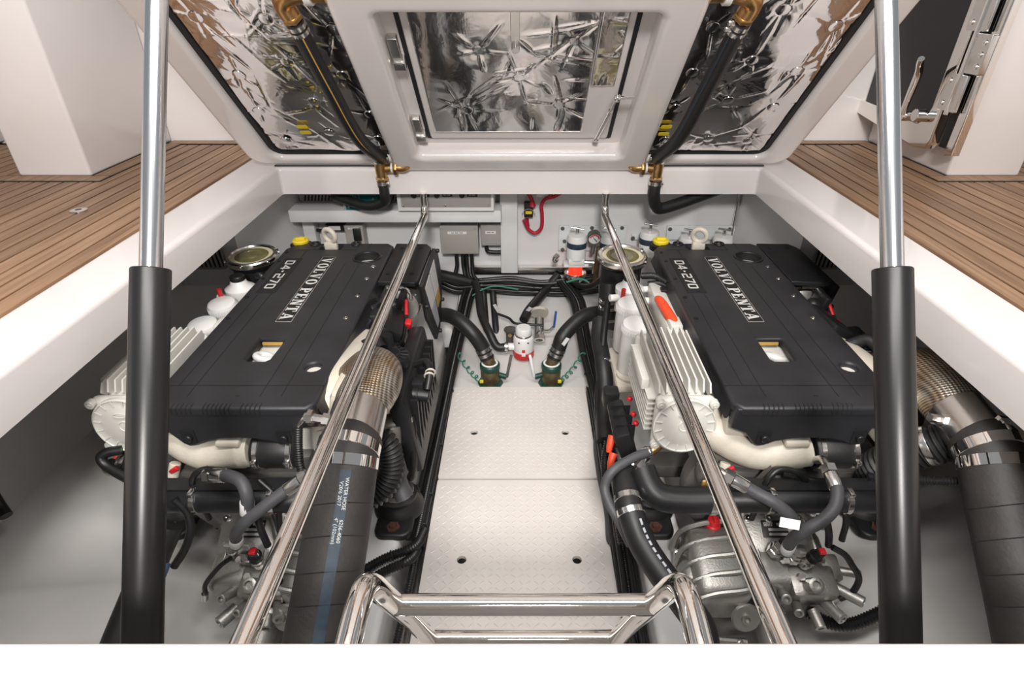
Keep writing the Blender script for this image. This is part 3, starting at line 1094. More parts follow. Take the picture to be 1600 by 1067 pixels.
def make_engine():
    E = thing('marine_engine', 'x', 'engine', (0, 1.6, -0.74))
    Y_N, Y_F = 1.085, 2.125
    # ---------------- black top cover
    mb = MB()
    out = [(-0.205, Y_N + .02), (-0.185, Y_N), (0.185, Y_N), (0.205, Y_N + .02), (0.205, 2.03), (0.203, 2.10), (0.18, Y_F), (-0.165, Y_F), (-0.205, 2.07)]
    sq = [(-0.043, 1.405), (0.022, 1.405), (0.026, 1.395), (0.020, 1.300), (0.012, 1.290), (-0.036, 1.290), (-0.043, 1.300)]
    holes = [sq, circle2(0.127, 1.985, 0.047, 28), circle2(0.150, 1.262, 0.020, 20), rrect(-0.075, 0.005, 2.062, 2.105, 0.008, 3)]
    mb.plate(out, holes, CT - 0.022, CT, XY, r=0.009, rs=4)
    cov = mb.build('top_cover', M['cover'], E)
    mb = MB()
    for sx in (-1, 1):
        mb.prism([(sx * .204, CT - .008), (sx * .204, CT - .03), (sx * .214, CT - .055), (sx * .208, CT - .055), (sx * .196, CT - .03), (sx * .196, CT - .008)],
                 Y_N + .03, 2.07, XZ)
        sk = mb.build('side_skirt', M['cover'], cov)
        mb = MB()
    # front apron with its arched lower edge
    ap = [(-.198, CT - .006), (-.203, CT - .035), (-.203, CT - .065), (-.165, CT - .082), (-.140, CT - .115), (-.126, CT - .124), (-.112, CT - .121),
          (-.085, CT - .108), (-.045, CT - .100), (0, CT - .097), (.045, CT - .100), (.085, CT - .110), (.106, CT - .122), (.118, CT - .124), (.132, CT - .105),
          (.142, CT - .068), (.203, CT - .062), (.203, CT - .035), (.198, CT - .006)]
    mb.plate(ap, [], Y_N + .028, Y_N + .002, XZ, r=0.005)
    apron = mb.build('front_apron', M['cover'], cov)
    for q in (-.118, .116):
        mb = MB()
        mb.plate(rrect(q - .018, q + .016, CT - .112, CT - .070, .004), [], Y_N + .0015, Y_N - .0005, XZ)
        mb.build('apron_recess', M['blackdeep'], cov)
        mb = MB()
        mb.cyl((q, Y_N + .0, CT - .092), (q, Y_N - .010, CT - .092), .010, n=14, ch=.002)
        mb.build('apron_clip', M['black'], cov)
    # vent slots, too fine to pick apart
    mb = MB()
    for xa, xb in ((-.142, -.085), (-.066, .006), (.024, .080)):
        n = int((xb - xa) / .0095)
        for i in range(n):
            x = xa + (i + .5) * (xb - xa) / n
            mb.tube([V((x + .002, Y_N + .018, CT - .0015)), V((x + .001, Y_N + .006, CT - .001)), V((x, Y_N + .0015, CT - .006)), V((x - .001, Y_N + .001, CT - .020))], .0022, 6, 3)
    o = mb.build('vent_slots', M['blackdeep'], cov)
    o['kind'] = 'stuff'
    # panel joints
    for (x0, y0, x1, y1) in ((-.118, 1.13, -.118, 2.06), (.060, 1.13, .060, 1.93), (.112, 1.13, .112, 1.92), (-.16, 1.175, -.16, 1.68), (-.205, 1.176, .205, 1.176),
                             (-.16, 2.055, .07, 2.055), (.07, 2.055, .07, 2.12), (.113, 2.06, .113, 2.12), (-.0, 1.13, .01, 1.135)):
        mb = MB()
        d = V((x1 - x0, y1 - y0, 0))
        L_ = d.length
        mb.rbox(((x0 + x1) / 2, (y0 + y1) / 2, CT + .0002), (.0022 if abs(d.x) < abs(d.y) else L_, L_ if abs(d.x) < abs(d.y) else .0026, .0008), 0)
        mb.build('panel_joint', M['blackdeep'], cov)
    # raised flat panel around the dipstick cup
    mb = MB()
    mb.torus((0.127, 1.985, CT - .001), (0, 0, 1), .049, .005, 28, 8)
    mb.build('cup_rim', M['black'], cov)
    mb = MB()
    mb.lathe([(.047, 0), (.045, -.035), (.0, -.035)], (0.127, 1.985, CT - .004), (0, 0, 1), 28, cap=False)
    mb.build('cup_wall', M['blackdeep'], cov)
    mb = MB()
    mb.torus((0.127, 1.985, CT - .036), (0, 0, 1), .018, .006, 18, 8)
    mb.build('cup_plug', M['black'], cov)
    # badges
    mb = MB()
    mb.plate(rrect(-.036, .010, 1.500, 1.985, .002, 2), [], CT - .001, CT + .0008, XY)
    bd = mb.build('name_badge', M['blackdeep'], E)
    mb = MB()
    mb.plate(rrect(-.0372, .0112, 1.4988, 1.9862, .002, 2), [rrect(-.036, .010, 1.500, 1.985, .002, 2)], CT - .001, CT + .0011, XY)
    mb.build('badge_outline', M['greybox'], bd)
    lettering(SLAB, 'VOLVO PENTA', -.032, .038, 1.974, 1.512, CT + .0013).build('lettering', M['print'], bd)['kind'] = 'stuff'
    mb = MB()
    mb.plate(rrect(-.172, -.108, 1.690, 1.975, .002, 2), [], CT - .001, CT + .0008, XY)
    bd = mb.build('model_badge', M['blackdeep'], E)
    lettering(SANS, 'D4-270', -.158, .033, 1.952, 1.722, CT + .0013).build('lettering', M['print'], bd)['kind'] = 'stuff'
    for x, y in [(-.187, q) for q in (2.03, 1.95, 1.80, 1.66, 1.52)] + [(.168, q) for q in (1.90, 1.80, 1.67, 1.525)]:
        mb = MB()
        bolt(mb, (x, y, CT - .001), (0, 0, 1), .0062, .004)
        mb.build('cover_bolt', M['steel'] if x > 0 else M['black'], E)
    # yellow oil cap, lifting eyes
    mb = MB()
    mb.lathe([(.03, 0), (.032, .004), (.032, .012), (.028, .016), (.0, .016)], (-.168, 2.135, CT - .004), (0, 0, 1), 20, cap=False)
    mb.rbox((-.168, 2.135, CT + .015), (.036, .012, .008), .003)
    oc = mb.build('oil_cap', M['yellow'], E)
    oc['label'] = 'yellow oil filler cap'
    mb = MB()
    mb.lathe([(.042, -.02), (.042, 0), (.036, .004), (0, .004)], (-.168, 2.135, CT - .008), (0, 0, 1), 20, cap=False)
    mb.build('cap_neck', M['black'], E)
    for q in (-.105, .055):
        mb = MB()
        mb.torus((q, 2.115, CT + .001), (0, 0, 1), .016, .005, 18, 8)
        mb.build('cover_grommet', M['black'], E)
    mb = MB()
    mb.torus((-.034, 2.088, CT + .045), (.5, 1, .15), .026, .010, 24, 10)
    mb.rbox((-.034, 2.088, CT + .002), (.05, .024, .036), .006)
    le = mb.build('lifting_eye', M['cream'], E)
    le['label'] = 'cream lifting eye with rust marks'
    # white casting seen through the square opening
    mb = MB()
    mb.rbox((-.010, 1.348, CT - .058), (.12, .17, .05), .008)
    well = mb.build('rocker_casting', M['cream'], E)
    mb = MB()
    mb.torus((-.012, 1.338, CT - .022), (0.3, .35, 1), .022, .010, 24, 10)
    mb.cyl((-.012, 1.338, CT - .035), (-.012, 1.338, CT - .020), .018, n=18)
    mb.build('inner_lifting_eye', M['white'], well)
    mb = MB()
    mb.box(-.040, .018, 1.398, 1.403, CT - .020, CT - .012)
    mb.build('amber_seal', M['labelorange'], well)
    mb = MB()
    mb.lathe([(.03, -.03), (.024, -.004), (.0, -.004)], (.150, 1.262, CT - .012), (0, 0, 1), 18, cap=False)
    mb.build('casting_boss', M['whitepaint'], well)
    # ---------------- engine block under the cover
    mb = MB()
    mb.rbox((0.0, 1.60, -.47), (.34, .94, .36), .02)
    mb.rbox((0.0, 1.60, -.285), (.38, .96, .05), .012)
    for k in range(6):
        mb.rbox((0.0, 1.22 + k * .15, -.48), (.37, .02, .33), .005)
    mb.rbox((0, 1.62, -.70), (.26, .8, .16), .03)
    mb.build('engine_block', M['whitepaint'], E)
    # ---------------- exhaust side collector behind the elbow (cream casting, right)
    mb = MB()
    mb.tube([V((.16, 1.62, -.36)), V((.215, 1.5, -.34)), V((.225, 1.34, -.31)), V((.20, 1.22, -.30)), V((.13, 1.18, -.33))], lambda t: .055 + .015 * math.sin(t * PI), 18, 8)
    mb.rbox((.238, 1.20, -.31), (.05, .15, .17), .016, (0, .2, 0))
    mb.build('turbo_housing', M['cream'], E)
    # ---------------- intake pipe under the apron
    mb = MB()
    mb.tube([V((-.235, 1.20, -.34)), V((-.20, 1.15, -.37)), V((-.12, 1.115, -.40)), V((-.04, 1.11, -.392)), V((.015, 1.11, -.385))],
            lambda t: .052 - .012 * math.sin(t * PI * .9) if t < .9 else .042, 18, 8)
    mb.rbox((-.155, 1.14, -.315), (.10, .05, .07), .012)
    mb.rbox((-.03, 1.095, -.345), (.06, .03, .018), .006)
    mb.cyl((-.19, 1.10, -.42), (-.20, 1.085, -.455), .014, n=14, ch=.002)
    mb.build('intake_pipe', M['cream'], E)
    mb = MB()
    mb.lathe([(.043, 0), (.046, .004), (.046, .10), (.043, .105)], (.022, 1.11, -.385), (1, .0, .0), 24)
    cp = mb.build('intake_coupling', M['rubber'], E)
    for q in (.030, .112):
        mb = MB()
        mb.lathe([(.0465, 0), (.048, .001), (.048, .012), (.0465, .013)], (q, 1.11, -.385), (1, 0, 0), 24)
        mb.rbox((q + .006, 1.058, -.385), (.014, .016, .02), .003)
        mb.build('hose_clamp', M['steel'], cp)
    # ---------------- flywheel housing
    mb = MB()
    mb.lathe([(.20, 0), (.205, .006), (.205, .05), (.18, .07), (.12, .09)], (-.06, 1.20, -.56), (0, -1, 0), 44)
    for k in range(14):
        a = 2 * PI * k / 14
        bolt(mb, (-.06 + .19 * math.cos(a), 1.145, -.56 + .19 * math.sin(a)), (0, -1, 0), .009, .01)
    mb.build('flywheel_housing', M['aludark'], E)
    # ---------------- charge air cooler with fins (white, left)
    cx, cz, ya, yb = -.303, -.325, 1.135, 1.47
    mb = MB()
    mb.rbox((cx, (ya + yb) / 2 + .01, cz), (.125, yb - ya - .03, .13), .025, seg=3)
    mb.rbox((cx + .0, ya + .022, cz + .0), (.150, .03, .150), .03, seg=3)
    mb.rbox((cx + .0, yb - .01, cz + .0), (.150, .03, .150), .03, seg=3)
    co = mb.build('charge_air_cooler', M['whitepaint'], E)
    for k in range(8):
        x = cx - .062 + k * .0185
        mb = MB()
        h = .040 if 0 < k < 7 else .030
        mb.prism([(ya + .052, cz + .055), (ya + .040, cz + .062 + h * .3), (ya + .056, cz + .062 + h), (yb - .02, cz + .066 + h), (yb - .012, cz + .055)], x - .0022, x + .0022, YZ)
        mb.build('fin', M['whitepaint'], co)
    for k in range(7):
        z = cz + .045 - k * .0165
        mb = MB()
        mb.box(cx - .088, cx - .05, ya + .05, yb - .02, z - .002, z + .002)
        mb.build('side_fin', M['whitepaint'], co)
    mb = MB()
    mb.rbox((cx - .088, (ya + yb) / 2 + .01, cz + .06), (.022, .17, .036), .006)
    mb.build('terminal_rail', M['whitepaint'], co)
    # end cap: dished disc, rim, ribs, three lugs
    mb = MB()
    ca = V((cx, ya + .006, cz))
    tilt = V((0, -1, 0.10))
    mb.lathe([(.079, 0), (.080, .004), (.080, .012), (.076, .014), (.074, .011), (.060, .009), (.058, .010), (0, .012)], ca, tilt, 48, cap=False)
    for (lx, lz) in ((-.066, .066), (.066, .066), (-.066, -.066), (.066, -.066)):
        mb.cyl(ca + V((lx, .006, lz)), ca + V((lx, -.012, lz)), .012, n=16, ch=.002)
        bolt(mb, ca + V((lx, -.011, lz)), (0, -1, 0), .005, .004)
    ec = mb.build('end_cap', M['whitepaint'], co)
    for k in range(16):
        a = 2 * PI * (k + .5) / 16
        mb = MB()
        x, y, ax = basis(tilt)
        d = x * math.cos(a) + y * math.sin(a)
        mb.tube([ca + d * .058 + ax * .011, ca + d * .077 + ax * .013], .0016, 6, 1)
        r_ = mb.build('cap_rib', M['whitepaint'], co)
    mb = MB()
    x, y, ax = basis(tilt)
    mb.torus(ca + ax * .012, tilt, .014, .0018, 22, 6)
    mb.tube([ca + ax * .012 + V((.018 * math.cos(q * PI / 8), 0, .034 + .006 * math.sin(q * PI / 8))) for q in range(17)], .0014, 6, 1)
    mb.build('cap_emblem', M['whitepaint'], co)
    # drain union and hoses under the end cap
    mb = MB()
    mb.cyl(ca + V((-.052, 0, -.072)), ca + V((-.075, -.012, -.085)), .011, n=14)
    mb.build('cap_union', M['brass'], co)
    # ---------------- fuel filters
    for (fx, fy, fz) in ((-.338, 1.765, -.302), (-.340, 1.628, -.305)):
        mb = MB()
        mb.lathe([(0, .002), (.034, 0), (.044, -.004), (.0475, -.012), (.0475, -.03), (.0465, -.034), (.046, -.19), (.042, -.20), (0, -.205)], (fx, fy, fz), (0.0, -.12, 1), 32, cap=False)
        ff = mb.build('fuel_filter', M['white'], E)
        mb = MB()
        x_, y_, a_ = basis((0, -.12, 1))
        for k in range(36):
            t = 2 * PI * k / 36
            d = x_ * math.cos(t) + y_ * math.sin(t)
            mb.tube([V((fx, fy, fz)) + d * .0475 - a_ * .013, V((fx, fy, fz)) + d * .0475 - a_ * .030], .0016, 5, 1)
        q = mb.build('grip_ribs', M['white'], ff)
        q['kind'] = 'stuff'
    # cream bracket and lower bowls
    mb = MB()
    mb.rbox((-.34, 1.69, -.53), (.11, .25, .03), .01)
    mb.lathe([(.05, 0), (.046, -.05), (.02, -.07)], (-.34, 1.628, -.505), (0, 0, 1), 20)
    mb.build('filter_bracket', M['cream'], E)
    # filter head with priming knob
    mb = MB()
    hd = V((-.322, 1.885, -.305))
    mb.lathe([(.05, -.09), (.046, -.03), (.052, -.02), (.052, 0), (.03, .016), (.026, .03)], hd, (0, 0, 1), 26)
    mb.tube([hd + V((-.03, -.02, -.03)), hd + V((-.075, -.03, -.028))], .013, 12, 1)
    mb.tube([hd + V((.03, -.03, -.04)), hd + V((.075, -.05, -.03))], .014, 12, 1)
    mb.tube([hd + V((.03, .0, -.01)), hd + V((.09, .0, -.005))], .012, 12, 1)
    mb.build('filter_head', M['white'], E)
    mb = MB()
    mb.lathe([(.024, .028), (.026, .032), (.026, .044), (.022, .048), (0, .048)], hd, (0, 0, 1), 20, cap=False)
    mb.build('priming_knob', M['black'], E)
    mb = MB()
    mb.tube([hd + V((-.035, -.065, -.055)), hd + V((-.036, -.070, -.02)), hd + V((-.036, -.075, .03))], .008, 10, 6)
    mb.rbox(hd + V((-.035, -.065, -.055)), (.028, .02, .03), .006)
    mb.build('stop_lever', M['red'], E)
    # white bracket and orange boot beside the cover
    mb = MB()
    mb.rbox((-.235, 1.70, -.315), (.05, .36, .07), .010)
    mb.rbox((-.235, 1.57, -.29), (.04, .07, .05), .008)
    mb.build('side_bracket', M['whitepaint'], E)
    # wiring clutter behind the filter head
    for k, (a, b_) in enumerate((((-.27, 1.93, -.28), (-.20, 1.84, -.265)), ((-.25, 1.90, -.30), (-.19, 1.82, -.28)))):
        mb = MB()
        mb.corrugated([V(a), (V(a) + V(b_)) / 2 + V((0, 0, .012)), V(b_)], .011, .007, .0015, 12)
        mb.rbox(V(b_) + V((-.012, -.03, -.015)), (.035, .03, .02), .004)
        mb.build('wiring_loom', M['black'], E)
    # ---------------- fuse box with red buttons, left lower side
    mb = MB()
    mb.rbox((-.418, 1.325, -.495), (.05, .17, .09), .008, (0, -.35, 0))
    mb.rbox((-.435, 1.455, -.475), (.05, .05, .06), .010)
    fb = mb.build('fuse_box', M['black'], E)
    for (dy, dz) in ((1.40, -.455), (1.33, -.458), (1.29, -.46)):
        mb = MB()
        mb.lathe([(.009, 0), (.009, .006), (.006, .010), (0, .010)], (-.388, dy, dz + .010), (.3, 0, 1), 12, cap=False)
        mb.build('reset_button', M['red'], fb)
    for dy in (1.28, 1.325, 1.37):
        mb = MB()
        mb.box(-.447, -.389, dy - .001, dy + .001, -.53, -.444)
        mb.build('box_joint', M['blackdeep'], fb)
    for (dy, dz) in ((1.27, -.50), (1.23, -.53)):
        mb = MB()
        mb.tube([V((-.452, dy + .01, dz + .015)), V((-.460, dy - .008, dz - .005)), V((-.463, dy - .018, dz - .022))], lambda t: .012 - .004 * t, 12, 6)
        mb.build('terminal_boot', M['orange'], fb)
    mb = MB()
    mb.tube([V((-.36, 1.20, -.475)), V((-.39, 1.185, -.475)), V((-.415, 1.17, -.495))], .011, 12, 8)
    mb.lathe([(.017, 0), (.017, .02)], (-.355, 1.20, -.475), (-1, 0, 0), 6)
    mb.lathe([(.022, 0), (.022, .03)], (-.41, 1.172, -.49), (-.5, -.4, -.5), 16)
    mb.build('pipe_union', M['steel'], E)
    # ---------------- right side: guard plate, guard side with labels
    mb = MB()
    mb.plate([(.208, 1.785), (.335, 1.775), (.345, 1.79), (.350, 2.09), (.33, 2.125), (.208, 2.13)], [], CT - .018, CT - .003, XY, r=.004)
    gp = mb.build('guard_plate', M['black'], E)
    for (x, y) in ((.24, 2.08), (.31, 2.085), (.315, 1.85), (.23, 1.85)):
        mb = MB()
        bolt(mb, (x, y, CT - .004), (0, 0, 1), .0075, .004)
        mb.build('plate_bolt', M['black'], gp)
    mb = MB()
    gs = [(1.76, CT - .012), (2.10, CT - .012), (2.15, CT - .05), (2.19, CT - .14), (2.17, CT - .25), (2.05, CT - .34), (1.96, CT - .34), (1.80, CT - .15)]
    mb.plate(gs, [], .352, .366, YZ, r=.004)
    gd = mb.build('belt_guard', M['black'], E)
    for (pl, m_) in (([(1.795, CT - .035), (1.90, CT - .030), (1.985, CT - .17), (1.885, CT - .17)], 'label'),
                     ([(1.91, CT - .030), (2.03, CT - .028), (2.09, CT - .17), (1.995, CT - .17)], 'label'),
                     ([(1.89, CT - .178), (1.985, CT - .178), (2.04, CT - .30), (1.985, CT - .30)], 'labelgrey'),
                     ([(2.0, CT - .178), (2.095, CT - .178), (2.11, CT - .235), (2.03, CT - .235)], 'labelorange')):
        mb = MB()
        mb.prism(pl, .366, .3672, YZ)
        mb.build('warning_label', M[m_], gd)
    for (y, z) in ((2.12, CT - .03), (1.785, CT - .10), (2.15, CT - .26), (2.02, CT - .335)):
        mb = MB()
        mb.cyl((.362, y, z), (.376, y, z), .008, n=12, ch=.002)
        mb.build('guard_bolt', M['black'], gd)
    # alternator under the guard plate
    mb = MB()
    mb.lathe([(.045, 0), (.062, .012), (.066, .03), (.066, .10), (.06, .12), (.03, .13)], (.275, 1.785, -.335), (0, 1, 0), 28)
    for k in range(10):
        a = 2 * PI * k / 10
        mb.tube([V((.275 + .05 * math.cos(a), 1.80, -.335 + .05 * math.sin(a))), V((.275 + .066 * math.cos(a), 1.812, -.335 + .066 * math.sin(a)))], .004, 6, 1)
    mb.build('alternator', M['alu'], E)
    mb = MB()
    mb.tube([V((.24, 1.772, CT - .022)), V((.30, 1.772, CT - .024)), V((.318, 1.768, CT - .04)), V((.32, 1.765, CT - .06))], .006, 8, 6)
    mb.build('guard_stay', M['steel'], E)
    # ECU box, harness tray, connectors
    mb = MB()
    mb.rbox((.262, 1.615, -.325), (.085, .16, .10), .012, (0, .5, .12))
    ecu = mb.build('control_unit', M['black'], E)
    mb = MB()
    rot = Euler((0, .5, .12)).to_matrix()
    for (q, m_) in (((.043, -.00, .0), 'blackdeep'),):
        mb.rbox(V((.262, 1.615, -.325)) + rot @ V(q), (.003, .12, .06), .001, rot)
    mb.build('unit_nameplate', M['greybox'], ecu)
    mb = MB()
    mb.rbox(V((.262, 1.615, -.325)) + rot @ V((.0448, .0, .0)), (.001, .112, .052), 0, rot)
    mb.build('unit_nameplate_face', M['blackdeep'], ecu)
    mb = MB()
    for k in range(3):
        mb.rbox(V((.262, 1.615, -.325)) + rot @ V((.0456, .03 - k * .03, .004)), (.001, .018, .022), 0, rot)
    mb.build('nameplate_print', M['red'], ecu)
    mb = MB()
    mb.rbox((.205, 1.70, -.300), (.05, .16, .05), .012, (0, 0, .15))
    mb.rbox((.190, 1.585, -.312), (.06, .07, .05), .010, (0, 0, .15))
    mb.torus((.195, 1.70, -.275), (0, 0, 1), .03, .010, 18, 8)
    mb.torus((.192, 1.59, -.288), (0, 0, 1), .024, .009, 18, 8)
    mb.build('harness_tray', M['black'], E)
    # red fuel cock, black strut next to it
    mb = MB()
    mb.rbox((.325, 1.655, -.325), (.024, .03, .026), .007, (0.3, .2, 0))
    mb.cyl((.318, 1.675, -.305), (.312, 1.72, -.272), .0065, n=10)
    mb.build('fuel_cock', M['red'], E)
    mb = MB()
    mb.cyl((.335, 1.655, -.345), (.350, 1.62, -.44), .016, n=14)
    mb.rbox((.295, 1.73, -.275), (.022, .08, .05), .005, (0, .3, 0))
    mb.build('cock_body', M['black'], E)
    mb = MB()
    mb.tube([V((.29, 1.78, -.26)), V((.31, 1.72, -.28)), V((.315, 1.62, -.34)), V((.30, 1.52, -.38)), V((.27, 1.48, -.38))], .007, 8, 8)
    mb.tube([V((.25, 1.74, -.30)), V((.275, 1.70, -.29)), V((.29, 1.65, -.33)), V((.29, 1.56, -.37))], .012, 10, 8)
    mb.ball((.268, 1.72, -.295), .03, 14)
    mb.build('sensor_wiring', M['cable'], E)
    mb = MB()
    mb.torus((.283, 1.47, -.335), (.3, .2, 1), .022, .009, 20, 8)
    mb.tube([V((.283, 1.49, -.335)), V((.30, 1.54, -.34)), V((.31, 1.58, -.36))], .016, 12, 6)
    mb.build('cable_loop', M['black'], E)
    # ---------------- crankcase breather canister
    cc = V((.323, 1.385, -.272))
    mb = MB()
    mb.lathe([(.0, .006), (.030, .006), (.034, 0), (.053, -.004), (.056, -.012), (.056, -.022), (.051, -.026), (.048, -.14), (.042, -.16), (0, -.16)], cc, (0, 0, 1), 36, cap=False)
    can = mb.build('breather_canister', M['black'], E)
    mb = MB()
    for k in range(16):
        t = 2 * PI * k / 16
        d = V((math.cos(t), math.sin(t), 0))
        mb.tube([cc + d * .032 + V((0, 0, .002)), cc + d * .052 + V((0, 0, -.002))], .0022, 6, 1)
    mb.torus(cc + V((0, 0, .004)), (0, 0, 1), .028, .004, 24, 8)
    mb.build('canister_lid_ribs', M['blackdeep'], can)['kind'] = 'stuff'
    mb = MB()
    for k in range(14):
        t = 2 * PI * k / 14
        d = V((math.cos(t), math.sin(t), 0))
        mb.tube([cc + d * .050 + V((0, 0, -.03)), cc + d * .0475 + V((0, 0, -.13))], .0025, 6, 1)
    mb.build('canister_ribs', M['black'], can)['kind'] = 'stuff'
    mb = MB()
    mb.tube([cc + V((-.02, 0, .018)), cc + V((-.04, .03, .03)), cc + V((-.065, .045, .012)), cc + V((-.10, .05, -.01))], .017, 12, 8)
    mb.lathe([(.016, 0), (.016, .04), (.014, .044)], cc + V((-.01, .035, .0)), (0, 0, 1), 14)
    mb.build('breather_pipe', M['blackdeep'], can)
    mb = MB()
    mb.tube([V((.20, 1.46, -.29)), V((.215, 1.41, -.285)), V((.235, 1.385, -.30)), V((.25, 1.42, -.29))], .022, 14, 8)
    mb.build('rubber_elbow', M['rubber'], E)
    # louvred black casing outside the canister
    mb = MB()
    mb.rbox((.375, 1.43, -.45), (.05, .40, .27), .012, (0, -.12, 0))
    lv = mb.build('louvred_casing', M['black'], E)
    for k in range(9):
        mb = MB()
        y = 1.27 + k * .04
        mb.prism([(y, -.55), (y + .012, -.55), (y + .022, -.36), (y + .010, -.36)], .384 + .0, .410, YZ)
        mb.build('slat', M['black'], lv)
    mb = MB()
    mb.rbox((.395, 1.355, -.36), (.05, .04, .04), .006)
    mb.cyl((.375, 1.33, -.37), (.435, 1.33, -.38), .019, n=16, ch=.003)
    mb.cyl((.40, 1.33, -.375), (.405, 1.33, -.375), .023, n=16)
    mb.build('connector_plug', M['black'], E)
    mb = MB()
    mb.tube([V((.385, 1.42, -.33)), V((.42, 1.41, -.315)), V((.435, 1.37, -.325)), V((.43, 1.335, -.36))], .012, 10, 8)
    mb.build('plug_cable', M['cable'], E)
    mb = MB()
    mb.torus((.437, 1.372, -.325), (.1, -1, -.2), .013, .003, 16, 6)
    mb.torus((.434, 1.362, -.330), (.1, -1, -.3), .013, .003, 16, 6)
    mb.build('tan_tie', M['cream'], E)
    # grey flange, grey coolant hose
    mb = MB()
    mb.rbox((.345, 1.255, -.405), (.10, .05, .020), .008, (0, 0, .35))
    mb.cyl((.352, 1.262, -.395), (.352, 1.262, -.380), .010, n=12)
    mb.cyl((.338, 1.235, -.41), (.338, 1.215, -.46), .028, n=18, ch=.003)
    mb.build('water_outlet', M['alu'], E)
    mb = MB()
    mb.tube([V((.338, 1.225, -.44)), V((.342, 1.205, -.50)), V((.352, 1.175, -.56)), V((.372, 1.15, -.60))], .026, 18, 10)
    gh = mb.build('coolant_hose', M['greyhose'], E)
    mb = MB()
    mb.lathe([(.0275, 0), (.0275, .012)], (.3395, 1.218, -.462), (0, -.3, -1), 20)
    mb.build('hose_clamp', M['steel'], gh)
    mb = MB()
    mb.tube([V((.385, 1.27, -.42)), V((.392, 1.25, -.47)), V((.388, 1.23, -.56)), V((.37, 1.25, -.62))], .012, 12, 8)
    mb.lathe([(.016, 0), (.016, .05)], (.384, 1.275, -.405), (.1, -.3, -1), 12)
    mb.build('fuel_hose', M['cable'], E)
    # ---------------- exhaust elbow, riser
    mb = MB()
    mb.tube([V((.225, 1.235, -.325)), V((.262, 1.255, -.285)), V((.312, 1.245, -.240)), V((.328, 1.18, -.225)), V((.318, 1.11, -.230)), V((.316, 1.075, -.236))],
            lambda t: .060 + .010 * math.sin(t * PI), 28, 10)
    el = mb.build('exhaust_elbow', M['braid'], E)
    mb = MB()
    mb.lathe([(.088, 0), (.088, .012)], (.222, 1.232, -.328), (.75, .35, .6), 30)
    mb.build('elbow_flange', M['cream'], el)
    mb = MB()
    mb.lathe([(.060, 0), (.064, .005), (.064, .13)], (.316, 1.085, -.233), (0.02, -.93, -.16), 36)
    rs = mb.build('exhaust_riser', M['steel'], E)
    mb = MB()
    mb.lathe([(.0155, 0), (.0155, .02), (.010, .02), (.010, .045)], (.262, 1.035, -.228), (-1, -.05, .25), 6)
    mb.build('sensor_nut', M['steel'], rs)
    # ---------------- black oil cooler with clamps in front
    oc0 = V((-.255, 1.015, -.462))
    mb = MB()
    mb.lathe([(.030, 0), (.033, .004), (.033, .475), (.030, .479)], oc0, (1, 0, .0), 28)
    mb.box(-.215, .19, 1.010, 1.050, -.430, -.424)
    cool = mb.build('oil_cooler', M['black'], E)
    for q in (.012, .145, .335, .45):
        mb = MB()
        mb.lathe([(.0345, 0), (.036, .001), (.036, .013), (.0345, .014)], oc0 + V((q, 0, 0)), (1, 0, 0), 28)
        mb.rbox(oc0 + V((q + .007, -.012, .036)), (.014, .026, .012), .003)
        mb.build('hose_clamp', M['steel'], cool)
    # dark brackets and wiring below the apron
    mb = MB()
    mb.rbox((-.05, 1.12, -.475), (.40, .05, .05), .01)
    mb.rbox((.10, 1.13, -.45), (.12, .06, .10), .01)
    mb.prism([(-.11, -.44), (-.09, -.40), (-.07, -.44), (-.05, -.44), (-.05, -.47), (-.13, -.47)], 1.06, 1.075, XZ)
    mb.build('front_bracket', M['aludark'], E)
    for pts, r in (([(-.115, 1.04, -.56), (-.115, 1.03, -.47), (-.11, 1.03, -.41), (-.08, 1.04, -.385), (-.03, 1.04, -.40), (.02, 1.04, -.46), (.04, 1.03, -.52)], .0075),
                   ([(-.06, 1.06, -.42), (.0, 1.05, -.43), (.06, 1.04, -.435), (.12, 1.03, -.44)], .009),
                   ([(.03, 1.04, -.435), (.065, 1.02, -.45), (.09, .99, -.50), (.095, .98, -.57)], .008),
                   ([(.0, 1.04, -.44), (.03, 1.01, -.47), (.05, .98, -.53), (.06, .97, -.58)], .009)):
        mb = MB()
        mb.tube([V(p) for p in pts], r, 10, 8)
        mb.build('front_cable', M['cable'], E)
    mb = MB()
    mb.rbox((-.185, 1.08, -.425), (.026, .010, .011), .002, (0, -.6, 0))
    mb.build('red_connector', M['red'], E)
    mb = MB()
    mb.rbox((-.235, 1.055, -.438), (.052, .005, .028), .001, (0.3, -.2, .2))
    mb.build('paper_tag', M['labelorange'], E)
    # engine mount foot on the stringer
    for (mx, my) in ((.325, 1.245), (-.325, 1.245)):
        mb = MB()
        mb.lathe([(.075, 0), (.075, .012), (.062, .03), (.055, .045), (.058, .05), (.058, .058), (.040, .066), (.036, .08)], (mx, my, -.738), (0, 0, 1), 32)
        mb.plate(rrect(mx - .055, mx + .055, my - .125, my + .085, .03, 6), [], -.742, -.722, XY, r=.008)
        mt = mb.build('engine_mount', M['rubber'], E)
        mb = MB()
        mb.lathe([(.050, 0), (.050, .006), (.022, .008), (.022, .035), (.012, .036), (.012, .065)], (mx, my, -.670), (0, 0, 1), 24)
        mb.build('mount_stud', M['alu'], mt)
        mb = MB()
        mb.lathe([(.020, 0), (.020, .006), (.011, .006), (.011, .014)], (mx, my - .095, -.722), (0, 0, 1), 6)
        mb.build('mount_bolt', M['rust'], mt)
        mb = MB()
        mb.rbox((mx * .82, my + .06, -.62), (.13, .07, .05), .01)
        mb.build('mount_arm', M['aludark'], mt)
    return E


